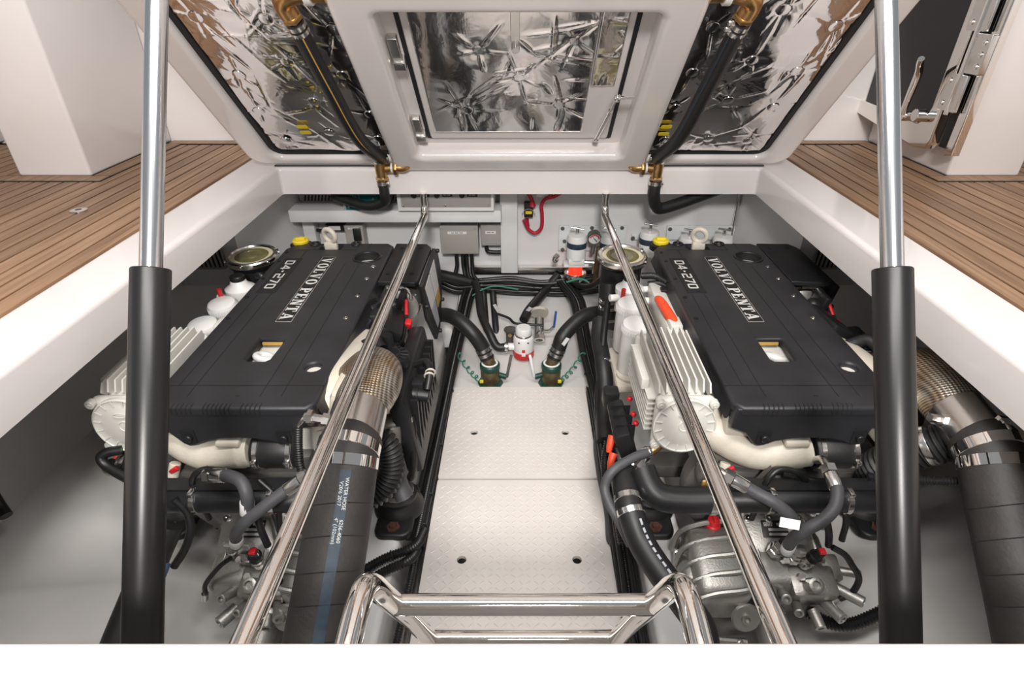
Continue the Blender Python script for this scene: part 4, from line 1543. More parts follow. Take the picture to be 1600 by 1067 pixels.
eng = make_engine()
eng2 = copy_tree(eng)
eng.location.x, eng2.location.x = XL, XR
mb = MB()
mb.tube([V((XR - .262, 1.725, -.266)), V((XR - .256, 1.69, -.262)), V((XR - .244, 1.62, -.270)), V((XR - .234, 1.565, -.280)), V((XR - .230, 1.545, -.295))],
        lambda t: .008 + .009 * math.sin(t * PI) ** .6, 14, 8)
WO[eng2.name] = V((XR, 1.6, -.74))
bo = mb.build('cable_boot', M['orange'], eng2)
bo['label'] = 'orange-red rubber boot'
eng['label'] = 'left marine diesel engine with black D4-270 cover and white finned cooler'
eng2['label'] = 'right marine diesel engine with black D4-270 cover, red-buttoned fuse box facing the floor plates'
for e in (eng, eng2):
    e['group'] = 'twin diesel engines'

# ================================================================== EXHAUST HOSES
for X_, side in ((XL, 'left'), (XR, 'right')):
    def q(x, y, z):
        return V((X_ + x, y, z))
    path = [q(.3185, .990, -.248), q(.3175, .95, -.255), q(.313, .865, -.325), q(.306, .76, -.405), q(.298, .663, -.48), q(.288, .53, -.59), q(.28, .42, -.68)]
    hz = MB().tube(path, .0675, 36, 10).build('exhaust_hose', M['hose_fabric'])
    tag(hz, 'thick black fabric exhaust hose clamped to the %s engine riser' % side, 'hose', 'exhaust hoses')
    P = smooth_path(path, 10)
    for i in (8, 12):
        d = (P[i + 1] - P[i - 1]).normalized()
        mb = MB()
        mb.lathe([(.068, -.013), (.0695, -.012), (.0695, .012), (.068, .013)], P[i], d, 40)
        c_ = mb.build('clamp_band', M['chrome'], hz)
    # wrap joints of the fabric
    for i in range(20, len(P) - 4, 5):
        d = (P[i + 1] - P[i - 1]).normalized() + V((.12, 0, .05))
        mb = MB()
        mb.torus(P[i], d, .0675, .0012, 40, 5)
        mb.build('wrap_seam', M['rubber'], hz)
    if side == 'left':
        mb = MB()
        strip = []
        n0 = V((.30, -.45, .84)).normalized()
        vs_, fs = [], []
        for i in range(14, len(P) - 6):
            t = (P[i + 1] - P[i - 1]).normalized()
            nn = (n0 - t * n0.dot(t)).normalized()
            bb = t.cross(nn).normalized()
            for w in (-.011, -.004, .004, .011):
                vs_.append(P[i] + (nn * math.sqrt(.0682 ** 2 - w * w)) + bb * w)
        n_ = len(vs_) // 4
        for i in range(n_ - 1):
            for k in range(3):
                fs.append([i * 4 + k, i * 4 + k + 1, i * 4 + k + 5, i * 4 + k + 4])
        mb.add(vs_, fs)
        stp = mb.build('print_stripe', M['bluestripe'], hz)
        mb = MB()
        t = (P[26] - P[20]).normalized()
        for (txt, i0, w0) in (('WATER HOSE', 18, .0052), ('V20/6 2017', 18, -.0052), ('6256-4060', 24, .0052), ('4" (102mm)', 24, -.0052)):
            c = P[i0]
            t = (P[i0 + 2] - P[i0 - 2]).normalized()
            nn = (n0 - t * n0.dot(t)).normalized()
            bb = t.cross(nn).normalized()
            text_mb(mb, txt, lambda u, v, w, c=c, t=t, nn=nn, bb=bb, w0=w0: c + nn * .0689 + t * u - bb * (v + w0), .0105)
        mb.build('hose_print', M['print'], hz)['kind'] = 'stuff'

# corrugated black hoses from the risers
def simple(name, label, cat, mb, m, group=None):
    return tag(mb.build(name, M[m]), label, cat, group)


mb = MB()
mb.corrugated([at(585, 678, Y=1.12), at(603, 692, Y=1.115), at(612, 718, Y=1.105), at(611, 742, Y=1.09), at(597, 766, Y=1.07), at(570, 782, Y=1.05), at(545, 790, Y=1.04)], .029, .0115, .0032, 20)
ch = simple('corrugated_hose', 'black corrugated hose bulging beside the left exhaust riser', 'hose', mb, 'rubber', 'corrugated hoses')
mb = MB()
mb.corrugated([V((1.005, 1.03, -.285)), V((.965, 1.05, -.335)), V((.928, 1.075, -.395)), V((.920, 1.11, -.46)), V((.93, 1.15, -.52))], .043, .0125, .0035, 22)
ch = simple('corrugated_hose', 'black corrugated hose running down left from the right exhaust riser', 'hose', mb, 'rubber', 'corrugated hoses')
mb = MB()
mb.lathe([(.047, 0), (.0475, .002), (.0475, .014), (.047, .016)], (.985, 1.04, -.305), (-.6, .3, -.6), 28)
mb.build('hose_clamp', M['steel'], ch)
# sensor leads at the risers
for X_, pts, side in ((XL, [(.225, 1.03, -.215), (.205, 1.03, -.216), (.188, 1.025, -.235), (.182, 1.01, -.29), (.186, .99, -.34), (.21, .98, -.385), (.24, .97, -.40)], 'left'),
                      (XR, [(.335, .985, -.19), (.330, .955, -.185), (.33, .945, -.21), (.333, .935, -.26), (.32, .93, -.305), (.25, .95, -.335), (.10, .99, -.36)], 'right')):
    P = [V((X_ + p[0], p[1], p[2])) for p in pts]
    mb = MB()
    mb.tube(P[:3], .0055, 10, 6)
    sl = mb.build('sensor_lead', M['steel'])
    tag(sl, 'steel and black sensor lead hooked into the %s exhaust riser' % side, 'cable', 'riser sensor leads')
    mb = MB()
    mb.corrugated(P[2:], .0095, .006, .0012, 12)
    mb.build('sleeve', M['cable'], sl)
    mb = MB()
    mb.lathe([(.018, 0), (.018, .012), (.012, .012), (.012, .02)], P[0], (P[1] - P[0]), 6)
    mb.build('nut', M['steel'], sl)

# ================================================================== GEARBOXES
def gearbox(X_, mir, label):
    G = thing('gearbox', label, 'gearbox', (X_ - .02, 1.0, -.90), 'gearboxes')
    def g(x, y, z):
        return V((X_ + x, y, z))
    def gm(x, y, z):
        return V((X_ + mir * (x + .02) - .02, y, z))
    # bell and main casing
    mb = MB()
    mb.lathe([(.145, 0), (.14, .03), (.125, .06), (.12, .14)], g(-.03, 1.17, -.755), (0, -1, -.1), 36)
    mb.rbox(g(-.01, 1.03, -.755), (.22, .17, .20), .03, (.25, 0, 0), 3)
    mb.rbox(g(-.03, 1.07, -.638), (.17, .13, .03), .008, (.55, 0, 0))
    mc = mb.build('main_casing', M['alu'], G)
    for k in range(4):
        mb = MB()
        x = -.085 + k * .045 * 1.15
        mb.tube([g(x, 1.10, -.628), g(x, 1.0, -.665), g(x + .005, .955, -.685), g(x + .005, .94, -.74)], .006, 8, 6)
        mb.build('cast_rib', M['alu'], mc)
    mb = MB()
    mb.tube([g(-.125, 1.09, -.65), g(-.06, 1.10, -.615), g(.05, 1.10, -.615), g(.12, 1.09, -.65)], .010, 10, 6)
    mb.build('bell_flange', M['alu'], mc)
    for x in (-.10, -.045, .035, .09):
        mb = MB()
        bolt(mb, g(x, 1.085, -.610), (0, -.5, .85), .008, .010)
        mb.build('flange_bolt', M['steel'], mc)
    # ribbed side casing
    mb = MB()
    mb.rbox(gm(-.20, 1.00, -.72), (.15, .20, .17), .035, (.25, 0, 0), 3)
    mb.rbox(gm(-.205, .975, -.735), (.19, .10, .13), .03, (.25, 0, 0), 3)
    sc = mb.build('side_casing', M['alu'], G)
    for k in range(5):
        y = 1.085 - k * .045
        mb = MB()
        zz = -.612 - k * .0115
        mb.tube([gm(-.125, y, zz + .006), gm(-.17, y - .01, zz + .004), gm(-.235, y - .012, zz - .006), gm(-.284, y - .016, zz - .035), gm(-.296, y - .02, zz - .10)], .0075, 8, 5)
        mb.build('cast_rib', M['alu'], sc)
    mb = MB()
    mb.tube([gm(-.28, 1.09, -.70), gm(-.298, 1.0, -.735), gm(-.285, .90, -.79), gm(-.22, .875, -.82), gm(-.13, .87, -.83)], .009, 8, 8)
    mb.build('casing_flange', M['alu'], sc)
    mb = MB()
    mb.lathe([(.036, 0), (.038, .004), (.034, .010), (.014, .010), (.014, .016), (.008, .016), (.008, .010)], gm(-.145, .885, -.745), (0, -.9, .45), 28)
    mb.build('end_plug', M['alu'], sc)
    for (x, y, z) in ((-.285, 1.05, -.70), (-.29, .95, -.75), (-.215, .872, -.815), (-.15, .868, -.825)):
        mb = MB()
        bolt(mb, gm(x, y - .006, z), (0, -.7, .7), .008, .012)
        mb.build('casing_bolt', M['steel'], sc)
    mb = MB()
    mb.lathe([(.02, 0), (.02, .015), (.016, .018), (.016, .032), (.011, .034), (0, .034)], gm(-.195, 1.075, -.635), (0, 0, 1), 20, cap=False)
    mb.rbox(gm(-.195, 1.075, -.598), (.008, .03, .014), .003)
    mb.build('dipstick_cap', M['red'], G)
    # name plate on the sloping top
    rot = Euler((.55, 0, 0)).to_matrix()
    pc = g(-.030, 1.07 - .0089, -.638 + .0146)
    mb = MB()
    mb.rbox(pc, (.072, .045, .0025), .0005, rot)
    np_ = mb.build('name_plate', M['inkblack'], G)
    mb = MB()
    for (u, v, w, h) in ((.018, .012, .028, .007), (.006, -.002, .052, .007), (.006, -.014, .052, .007)):
        mb.rbox(pc + rot @ V((u, v, .0018)), (w, h, .0006), 0, rot)
    mb.build('plate_fields', M['print'], np_)['kind'] = 'stuff'
    mb = MB()
    for tx, v in (('VOLVO', .0145), ('PENTA', .009)):
        text_mb(mb, tx, lambda a, b, c, v=v: pc + rot @ V((-.019 + a, v + b, .0022)), .0075, .0002)
    mb.build('plate_print', M['print'], np_)['kind'] = 'stuff'
    # valve block, solenoids and ports
    mb = MB()
    mb.rbox(g(.035, .955, -.715), (.12, .08, .09), .012, (.35, 0, 0))
    mb.rbox(g(.085, .985, -.690), (.07, .07, .05), .010, (.35, 0, 0))
    vb = mb.build('valve_block', M['alu'], G)
    for (x, y, z, r, l, ax) in ((.02, .925, -.675, .019, .05, (.0, -.55, .8)), (-.01, .905, -.73, .012, .045, (-.2, -.8, .3)), (.075, .91, -.735, .015, .06, (.3, -.8, .1)),
                                (.045, .90, -.765, .014, .045, (.1, -.9, -.2)), (.105, .93, -.70, .014, .07, (.7, -.7, .1)), (-.045, .92, -.70, .013, .05, (-.2, -.8, .5)),
                                (.13, .97, -.68, .011, .05, (.9, -.3, .1)), (-.055, .91, -.765, .017, .05, (-.5, -.8, 0))):
        mb = MB()
        c = g(x, y, z)
        mb.lathe([(r, 0), (r, l), (r * .8, l + .002), (r * .55, l + .002), (r * .5, l - .006)], c - V(ax).normalized() * .015, ax, 18)
        mb.build('port', M['alu'], vb)
    for (x, y, z) in ((-.03, .985, -.655), (.0, .95, -.675), (.06, .985, -.655)):
        mb = MB()
        mb.cyl(g(x, y, z), g(x, y - .012, z + .018), .010, n=6)
        mb.build('socket_bolt', M['steel'], vb)
    # hose unions and pressure sensor
    for (x, y, z) in ((-.012, .985, -.648), (-.055, 1.0, -.64)):
        mb = MB()
        mb.lathe([(.019, 0), (.019, .018), (.016, .02), (.016, .035), (.014, .037), (.014, .06)], g(x, y, z), (.12, -.25, .9), 6)
        mb.build('hose_union', M['steel'], G)
    mb = MB()
    s0 = g(.018, .975, -.655)
    ax = V((.15, -.3, .9))
    mb.lathe([(.017, 0), (.017, .022), (.015, .024), (.015, .04)], s0, ax, 20)
    ps = mb.build('pressure_sensor', M['steel'], G)
    mb = MB()
    mb.lathe([(.013, .04), (.017, .042), (.017, .060), (.013, .064), (.012, .085)], s0, ax, 16)
    mb.build('sensor_plug', M['black'], ps)
    mb = MB()
    mb.rbox(s0 + ax.normalized() * .088, (.016, .016, .01), .002)
    mb.build('red_clip', M['red'], ps)
    # output flange and shaft coupling
    mb = MB()
    a = V((0.12 * mir, -.80, -.42))
    o_ = gm(-.075, .935, -.785)
    mb.lathe([(.052, 0), (.055, .004), (.055, .014), (.05, .016), (.038, .02), (.035, .05), (.035, .085), (.041, .087), (.041, .13), (.038, .134)], o_, a, 32)
    fl = mb.build('output_coupling', M['alu'], G)
    for k in range(6):
        t = 2 * PI * k / 6 + .3
        x_, y_, aa = basis(a)
        mb = MB()
        mb.lathe([(.009, 0), (.009, .008), (.005, .008), (.005, .013)], o_ + (x_ * math.cos(t) + y_ * math.sin(t)) * .046 + aa * .013, a, 6)
        mb.build('flange_nut', M['steel'], fl)
    mb = MB()
    mb.cyl(o_ + a.normalized() * .13, o_ + a.normalized() * .19, .022, n=20)
    mb.build('shaft', M['steel'], fl)
    return G


gearbox(XL, -1, 'silver cast gearbox behind the left exhaust hose with hoses looping onto it')
gearbox(XR, 1, 'silver cast gearbox with ribbed casing and red cap below the right engine')

# grey hydraulic hoses between the oil cooler and the gearbox
for X_, side in ((XL, 'left'), (XR, 'right')):
    sets = {'right': ([(1152, 753, .985), (1182, 770, .965), (1213, 787, .945), (1238, 810, .94), (1244, 834, .95)],
                      [(1301, 748, .985), (1308, 766, .955), (1304, 792, .925), (1284, 814, .905), (1256, 829, .905), (1236, 845, .93), (1228, 863, .955)]),
            'left': ([(462, 756, .965), (440, 771, .95), (412, 792, .93), (385, 814, .92), (370, 832, .93), (369, 852, .955)],
                     [(340, 743, .985), (356, 743, .975), (376, 752, .955), (386, 775, .935), (386, 806, .935)])}
    for k, lab in enumerate(('grey hydraulic hose slanting across the oil cooler of the %s engine' % side,
                             'grey hydraulic hose looping from its fitting down to the %s gearbox' % side)):
        P = [at(p[0], p[1], Y=p[2]) for p in sets[side][k]]
        mb = MB().tube(P, .0145, 16, 10)
        h = simple('hydraulic_hose', lab, 'hose', mb, 'greyhose', 'hydraulic hoses')
        d = (P[1] - P[0]).normalized()
        mb = MB()
        mb.lathe([(.0165, 0), (.0165, .035), (.0155, .037)], P[0] - d * .012, d, 18)
        mb.build('crimp_ferrule', M['steel'], h)
        mb = MB()
        mb.lathe([(.019, 0), (.019, .02)], P[0] - d * .034, d, 6)
        mb.tube([P[0] - d * .03, P[0] - d * .05 + V((0, .01, -.005)), P[0] - d * .055 + V((0, .03, -.03))], .011, 12, 5)
        mb.build('elbow_union', M['steel'], h)
        d = (P[-1] - P[-2]).normalized()
        mb = MB()
        mb.lathe([(.0152, -.05), (.0158, -.049), (.0158, -.012), (.0152, -.011)], P[-1], d, 18)
        mb.build('paper_sleeve', M['label'], h)
# paper flags on the right hose
mb = MB()
p = at(1234, 818, Y=.90)
mb.rbox(p, (.046, .002, .022), 0, (-.6, .15, -.1))
tag(mb.build('paper_flag', M['label']), 'blank white paper tag on the hydraulic hoses of the right engine', 'tag')

# gearbox wiring
for pts, r, side, lab in (
        ([(XR + .055, .95, -.56), (XR + .085, .94, -.575), (XR + .105, .93, -.60), (XR + .13, .92, -.64), (XR + .125, .915, -.69), (XR + .10, .915, -.715)], .008, 'right', 'thin black sensor cable curling at the right of the right gearbox'),
        ([(XR + .04, .93, -.785), (XR + .08, .90, -.79), (XR + .14, .885, -.775), (XR + .24, .90, -.72)], .016, 'right', 'black corrugated conduit running right from the right gearbox'),
        ([(XL - .03, .95, -.60), (XL - .06, .94, -.62), (XL - .10, .925, -.665), (XL - .11, .92, -.70)], .006, 'left', 'thin black sensor cable curling at the left of the left gearbox'),
        ([(XL + .06, 1.02, -.40), (XL + .10, 1.0, -.44), (XL + .10, .98, -.52), (XL + .085, .95, -.60), (XL + .09, .92, -.70)], .006, 'left', 'thin black cable dropping beside the left exhaust hose')):
    mb = MB()
    if r > .01:
        mb.corrugated([V(p) for p in pts], r, .008, .0015, 14)
    else:
        mb.tube([V(p) for p in pts], r, 10, 10)
    c = simple('sensor_cable', lab, 'cable', mb, 'cable', 'gearbox cables')
    if r < .0075 or 'right of' in lab:
        mb = MB()
        mb.cyl(V(pts[-1]), V(pts[-1]) + (V(pts[-1]) - V(pts[-2])).normalized() * .02, .009, n=12)
        mb.build('plug', M['steel'], c)

# ================================================================== WATER HOSES
H_ = lambda pts: [V(p) for p in pts]
mb = MB().tube(H_([(XR - .235, 1.015, -.462), (XR - .30, 1.015, -.465), (XR - .365, 1.022, -.462), (XR - .395, 1.045, -.445), (XR - .408, 1.08, -.425)]), .034, 24, 12)
h = simple('water_elbow_hose', 'fat glossy black elbow hose clamped to the oil cooler of the right engine', 'hose', mb, 'black', 'water hoses')
mb = MB()
mb.lathe([(.037, 0), (.0385, .001), (.0385, .014), (.037, .015)], (XR - .252, 1.015, -.462), (1, 0, 0), 28)
mb.build('hose_clamp', M['steel'], h)
big = [at(972, 735, Y=1.10), at(984, 795, Y=.99), at(1003, 848, Y=.925), at(1033, 895, Y=.86), at(1066, 938, Y=.80), at(1094, 980, Y=.74), at(1102, 1030, Y=.67)]
mb = MB().tube(big, .033, 24, 12)
h = simple('raw_water_hose', 'thick black hose curving down right of the ladder', 'hose', mb, 'rubber', 'water hoses')
P = smooth_path(big, 12)
for i in (9, 13):
    d = (P[i + 1] - P[i - 1]).normalized()
    mb = MB()
    mb.lathe([(.0337, -.008), (.035, -.007), (.035, .007), (.0337, .008)], P[i], d, 24)
    mb.build('hose_clamp', M['steel'], h)
mb = MB()
n0 = V((.35, -.5, .8))
vs_, fs = [], []
for i in range(16, 48):
    t = (P[i + 1] - P[i - 1]).normalized()
    nn = (n0 - t * n0.dot(t)).normalized()
    bb = t.cross(nn).normalized()
    for w in (-.003, .003):
        vs_.append(P[i] + nn * .0332 + bb * w)
for i in range(len(vs_) // 2 - 1):
    if i % 3 != 2:
        fs.append([i * 2, i * 2 + 1, i * 2 + 3, i * 2 + 2])
mb.add(vs_, fs)
mb.build('print_line', M['labelgrey'], h)['kind'] = 'stuff'
# left counterpart seen behind the left strut
mb = MB().tube([at(262, 820, Y=.95), at(240, 870, Y=.90), at(212, 940, Y=.80), at(185, 1010, Y=.70), at(170, 1060, Y=.63)], .036, 24, 12)
h = simple('raw_water_hose', 'thick black hose running down behind the left lifting ram', 'hose', mb, 'rubber', 'water hoses')
mb = MB()
pl = [at(270, 880, Y=.83), at(250, 930, Y=.755), at(226, 985, Y=.68), at(218, 1010, Y=.65)]
mb.tube([p + V((.0, -.012, .012)) for p in pl], .006, 6, 6)
mb.build('print_line', M['bluestripe'], h)
mb = MB().tube([at(272, 780, Y=.99), at(292, 800, Y=.985), at(298, 825, Y=.97), at(290, 855, Y=.95), at(272, 885, Y=.93)], .010, 12, 10)
simple('thin_hose', 'thin black hose curling out right of the left lifting ram', 'hose', mb, 'cable', 'thin hoses')
# hoses under the cooler end caps
mb = MB().tube([at(1016, 706, Y=1.12), at(990, 715, Y=1.10), at(958, 735, Y=1.07), at(945, 760, Y=1.05), at(951, 785, Y=1.02), at(966, 812, Y=.99), at(985, 850, Y=.97)], .0125, 14, 10)
h = simple('drain_pipe', 'slim grey hose arching from the right cooler end cap over the floor edge', 'hose', mb, 'greyhose', 'thin hoses')
mb = MB()
mb.lathe([(.0145, 0), (.0145, .022)], at(1016, 706, Y=1.12), (-1, 0, -.3), 18)
mb.rbox(at(1012, 716, Y=1.115), (.012, .014, .02), .003)
mb.build('hose_clamp', M['steel'], h)
mb = MB().tube([at(192, 703, Y=1.12), at(168, 707, Y=1.11), at(158, 716, Y=1.10), at(170, 730, Y=1.09), at(205, 750, Y=1.07), at(240, 765, Y=1.06)], .013, 14, 10)
simple('drain_pipe', 'slim black hose bent under the left cooler end cap', 'hose', mb, 'cable', 'thin hoses')
mb = MB().tube([at(207, 712, Y=1.12), at(203, 730, Y=1.12), at(210, 748, Y=1.12)], .018, 14, 8)
simple('drain_stub', 'short thick black stub hose below the left cooler end cap', 'hose', mb, 'rubber', 'thin hoses')

# ================================================================== SEA STRAINERS
def strainer(X_, label):
    c = V((X_ - .330, 2.045, -.245))
    S = thing('sea_strainer', label, 'strainer', c + V((0, 0, -.35)), 'sea water strainers')
    tl = V((0, -.06, 1))
    mb = MB()
    mb.lathe([(.075, -.30), (.078, -.04), (.088, -.03), (.090, -.018), (.086, -.012)], c, tl, 36)
    mb.build('housing', M['black'], S)
    mb = MB()
    mb.lathe([(.092, -.02), (.094, -.016), (.094, -.002), (.090, .003), (.080, .003), (.076, -.004), (.092, -.02)], c, tl, 44, cap=False)
    rg = mb.build('lid_ring', M['steel'], S)
    for k in range(6):
        t = 2 * PI * k / 6 + .5
        mb = MB()
        bolt(mb, c + V((math.cos(t) * .093, math.sin(t) * .093, -.010)), (math.cos(t), math.sin(t), 0), .006, .006)
        mb.build('ring_bolt', M['steel'], rg)
    mb = MB()
    mb.lathe([(.078, -.008), (.078, -.003), (.062, -.0025), (.062, -.008)], c, tl, 40, cap=False)
    mb.build('lid_seal', M['ivory'], S)
    mb = MB()
    mb.lathe([(.062, -.010), (.062, -.003), (.045, -.002), (.043, -.005), (.020, -.006), (.018, -.003), (0, -.003)], c, tl, 36, cap=False)
    mb.build('sight_glass', M['oilglass'], S)
    mb = MB()
    mb.tube([c + V((.05, .075, -.03)), c + V((.08, .05, .0)), c + V((.075, .03, .006))], .006, 8, 5)
    mb.build('latch', M['steel'], S)
    # lower hose and clamps
    mb = MB()
    mb.cyl(c + V((-.05, -.06, -.09)), c + V((-.055, -.10, -.235)), .028, n=22)
    lh = mb.build('outlet_hose', M['rubber'], S)
    for q_ in (.45, .62, .92):
        mb = MB()
        p = (c + V((-.05, -.06, -.09))).lerp(c + V((-.055, -.10, -.235)), q_)
        mb.lathe([(.0292, 0), (.031, .001), (.031, .012), (.0292, .013)], p, V((-.005, -.04, -.145)), 22)
        mb.rbox(p + V((-.03, 0, 0)), (.012, .014, .016), .003)
        mb.build('hose_clamp', M['steel'], lh)
    return S


strainer(XL, 'round glass-lidded sea strainer with metal ring beside the left engine')
strainer(XR, 'round glass-lidded sea strainer with metal ring beside the right engine')
# hose from the right strainer going down beside the floor plates
mb = MB().tube([at(938, 500, Y=1.92), at(936, 530, Y=1.85), at(942, 565, Y=1.75), at(945, 600, Y=1.68), at(944, 640, Y=1.60), at(946, 690, Y=1.48)], .030, 20, 10)
h = simple('strainer_hose', 'thick black hose dropping from the right strainer beside the floor plates', 'hose', mb, 'rubber', 'water hoses')
mb = MB()
mb.lathe([(.031, 0), (.0325, .001), (.0325, .012), (.031, .013)], at(944, 560, Y=1.76), (0, -.4, -.6), 22)
mb.build('hose_clamp', M['steel'], h)

# ================================================================== BULKHEAD EQUIPMENT
YB = 2.615
def zat(py, y):
    return at(800, py, Y=y).z
def xat(px, py, y):
    return at(px, py, Y=y).x


def faint_print(mb, x, y, z, w, h):
    # a line of print too small to read in the photo: a row of tiny marks
    n = max(4, int(w / (h * .9)))
    for i in range(n):
        if i % 5 == 3:
            continue
        u = x - w / 2 + (i + .5) * w / n
        mb.box(u - w / n * .33, u + w / n * .33, y - .0002, y + .0002, z - h / 2, z + h / 2)


# shelf with louvre on the left
ya = 2.47
x0, x1 = xat(451, 338, ya), xat(783, 338, ya)
z0, z1 = zat(348, ya), zat(329, ya)
sh = thing('equipment_shelf', 'white ledge along the left of the bulkhead below the control panel', 'shelf', ((x0 + x1) / 2, 2.54, z0))
MB().rbox(((x0 + x1) / 2, (ya + YB) / 2, (z0 + z1) / 2), (x1 - x0, YB - ya, z1 - z0), .006).build('ledge', M['bulk'], sh)
mb = MB()
mb.box(x0 + .02, x1 - .01, YB - .018, YB - .004, z1 - .002, z1 + .035)
mb.build('louvre_strip', M['greybox'], sh)
for k in range(30):
    x = x0 + .035 + k * .0155
    mb = MB()
    mb.prism([(x, z1 + .004), (x + .007, z1 + .004), (x + .014, z1 + .03), (x + .007, z1 + .03)], YB - .0185, YB - .021, XZ)
    mb.build('slot', M['blackdeep'], sh)
mb = MB()
mb.box(x0 + .015, x0 + .07, 2.56, YB, zat(382, 2.58), z0, .004)
mb.build('shelf_leg', M['bulk'], sh)
# teal charger
y = 2.475
x0, x1, zb = xat(541, 327, y), xat(592, 327, y), z1 + .002
mb = MB()
mb.prism([(x0, zb), (x1, zb), (x1, zb + .045), (x0 + .08, zb + .125), (x0, zb + .125)], y, y + .12, XZ)
b = mb.build('battery_charger', M['teal'])
tag(b, 'teal cased battery charger standing on the white ledge', 'charger')
for (x, z) in ((x0 + .012, zb + .012), (x1 - .012, zb + .012), (x1 - .02, zb + .05)):
    mb = MB()
    bolt(mb, (x, y, z), (0, -1, 0), .004, .003)
    mb.build('screw', M['steel'], b)
mb = MB()
text_mb(mb, '24/50-2', lambda u, v, w: V((x0 + .04 + u, y - .001, zb + .058 + v)), .018)
mb.build('case_print', M['labelgrey'], b)['kind'] = 'stuff'
mb = MB()
mb.box(x0 - .012, x0 - .001, y + .005, y + .11, zb, zb + .12)
mb.build('case_end', M['greybox'], b)
# control panel
y = 2.44
x0, x1, zb, zt = xat(622, 330, y), xat(772, 330, y), zat(330, y), zat(330, y) + .17
cp = thing('control_panel', 'white framed grey electrical panel with dark knobs on the bulkhead', 'panel', ((x0 + x1) / 2, y, zb))
MB().box(x0, x1, y + .0, YB, zb, zt, .004).build('housing', M['white'], cp)
mb = MB()
mb.box(x0 + .018, x1 - .012, y - .006, y + .002, zb + .02, zt - .01, .002)
mb.build('face_plate', M['greybox'], cp)
for k in range(3):
    xk = xat((647, 683, 722)[k], 304, y)
    zk = zat(304, y)
    mb = MB()
    mb.lathe([(.012, 0), (.012, .006), (.008, .008), (.008, .016), (0, .016)], (xk, y - .006, zk), (0, -1, 0), 18, cap=False)
    mb.build('knob', M['black'], cp)
    mb = MB()
    mb.box(xk + .022, xk + .066, y - .0075, y - .0055, zk - .008, zk + .008)
    tgl = mb.build('name_strip', M['inkblack'], cp)
    mb = MB()
    faint_print(mb, xk + .044, y - .0078, zk, .030, .0035)
    mb.build('strip_print', M['print'], tgl)['kind'] = 'stuff'
for (x, z) in ((x0 + .026, zb + .027), ((x0 + x1) / 2, zb + .027), (x1 - .02, zb + .027)):
    mb = MB()
    bolt(mb, (x, y - .006, z), (0, -1, 0), .0035, .002)
    mb.build('screw', M['steel'], cp)
# white column
mb = MB()
mb.box(xat(783, 420, 2.56), xat(809, 420, 2.56), 2.56, YB + .004, zat(427, 2.56), -.115, .004)
simple('bulkhead_post', 'white square post in the middle of the far bulkhead', 'post', mb, 'bulk')


def junction(xa, xb, ya_, yb_, Yf, label, lab, m='greybox', name='junction_box', tabs=True):
    x0, x1, zt, zb = xat(xa, yb_, Yf), xat(xb, yb_, Yf), zat(ya_, Yf), zat(yb_, Yf)
    B = thing(name, label, 'junction box', ((x0 + x1) / 2, Yf, zb), 'bulkhead boxes')
    MB().box(x0, x1, Yf + .012, YB, zb + .002, zt - .002, .004).build('box_base', M[m], B)
    MB().box(x0 - .001, x1 + .001, Yf, Yf + .014, zb, zt, .005).build('box_lid', M[m], B)
    for (x, z) in ((x0 + .012, zb + .012), (x1 - .012, zb + .012), (x0 + .012, zt - .012), (x1 - .012, zt - .012)):
        mb = MB()
        bolt(mb, (x, Yf, z), (0, -1, 0), .0045, .002)
        mb.build('lid_screw', M['greybox'], B)
    if lab:
        xm, w, z, h, t = lab
        xm = x0 + (x1 - x0) * xm
        w = (x1 - x0) * w
        z = zb + (zt - zb) * z
        mb = MB()
        mb.box(xm - w / 2, xm + w / 2, Yf - .0012, Yf, z - h / 2, z + h / 2)
        l_ = mb.build('label_strip', M['label'], B)
        mb = MB()
        faint_print(mb, xm, Yf - .0014, z, w * .62, h * .36)
        mb.build('label_print', M['inkblack'], l_)['kind'] = 'stuff'
    return B


junction(690, 748, 353, 397, 2.53, 'larger grey junction box with white label strip on the bulkhead', (.45, .5, .76, .012, None))
junction(752, 782, 351, 384, 2.55, 'smaller grey junction box next to the white bulkhead post', (.5, .55, .64, .014, None))
B = junction(545, 573, 352, 400, 2.55, 'grey socket box on the bulkhead behind the left engine', (.5, .6, .9, .008, None))
x0, x1 = xat(552, 365, 2.545), xat(564, 365, 2.545)
mb = MB()
mb.box(x0, x1, 2.538, 2.552, zat(376, 2.545), zat(357, 2.545), .003)
mb.build('socket', M['inkblack'], B)
y = 2.57
mb = MB()
mb.box(xat(509, 360, y), xat(541, 360, y), y, YB, zat(361, y), zat(351, y), .004)
b = simple('relay_module', 'small black module with white label below the ledge', 'module', mb, 'black')
mb = MB()
mb.box(xat(514, 357, y), xat(532, 357, y), y - .001, y, zat(359.5, y), zat(353, y))
mb.build('label_strip', M['label'], b)
mb = MB().tube([at(511, 359, Y=2.58), at(500, 360, Y=2.58), at(488, 358, Y=2.59)], .008, 8, 6)
mb.build('lead', M['cable'], b)
# perforated strip
y = 2.59
mb = MB()
mb.box(xat(484, 365, y), xat(492, 365, y), y, YB, zat(385, y), zat(350, y), .001)
pstrip = simple('perforated_strip', 'perforated grey strip left of the black module', 'strip', mb, 'bulk')
for k in range(7):
    z = zat(384, y) + .015 + k * .022
    mb = MB()
    xx = xat(488, 365, y)
    mb.prism([(xx - .009, z), (xx + .009, z + .006), (xx + .009, z + .011), (xx - .009, z + .005)], y - .001, y + .001, XZ)
    mb.build('slot', M['inkblack'], pstrip)
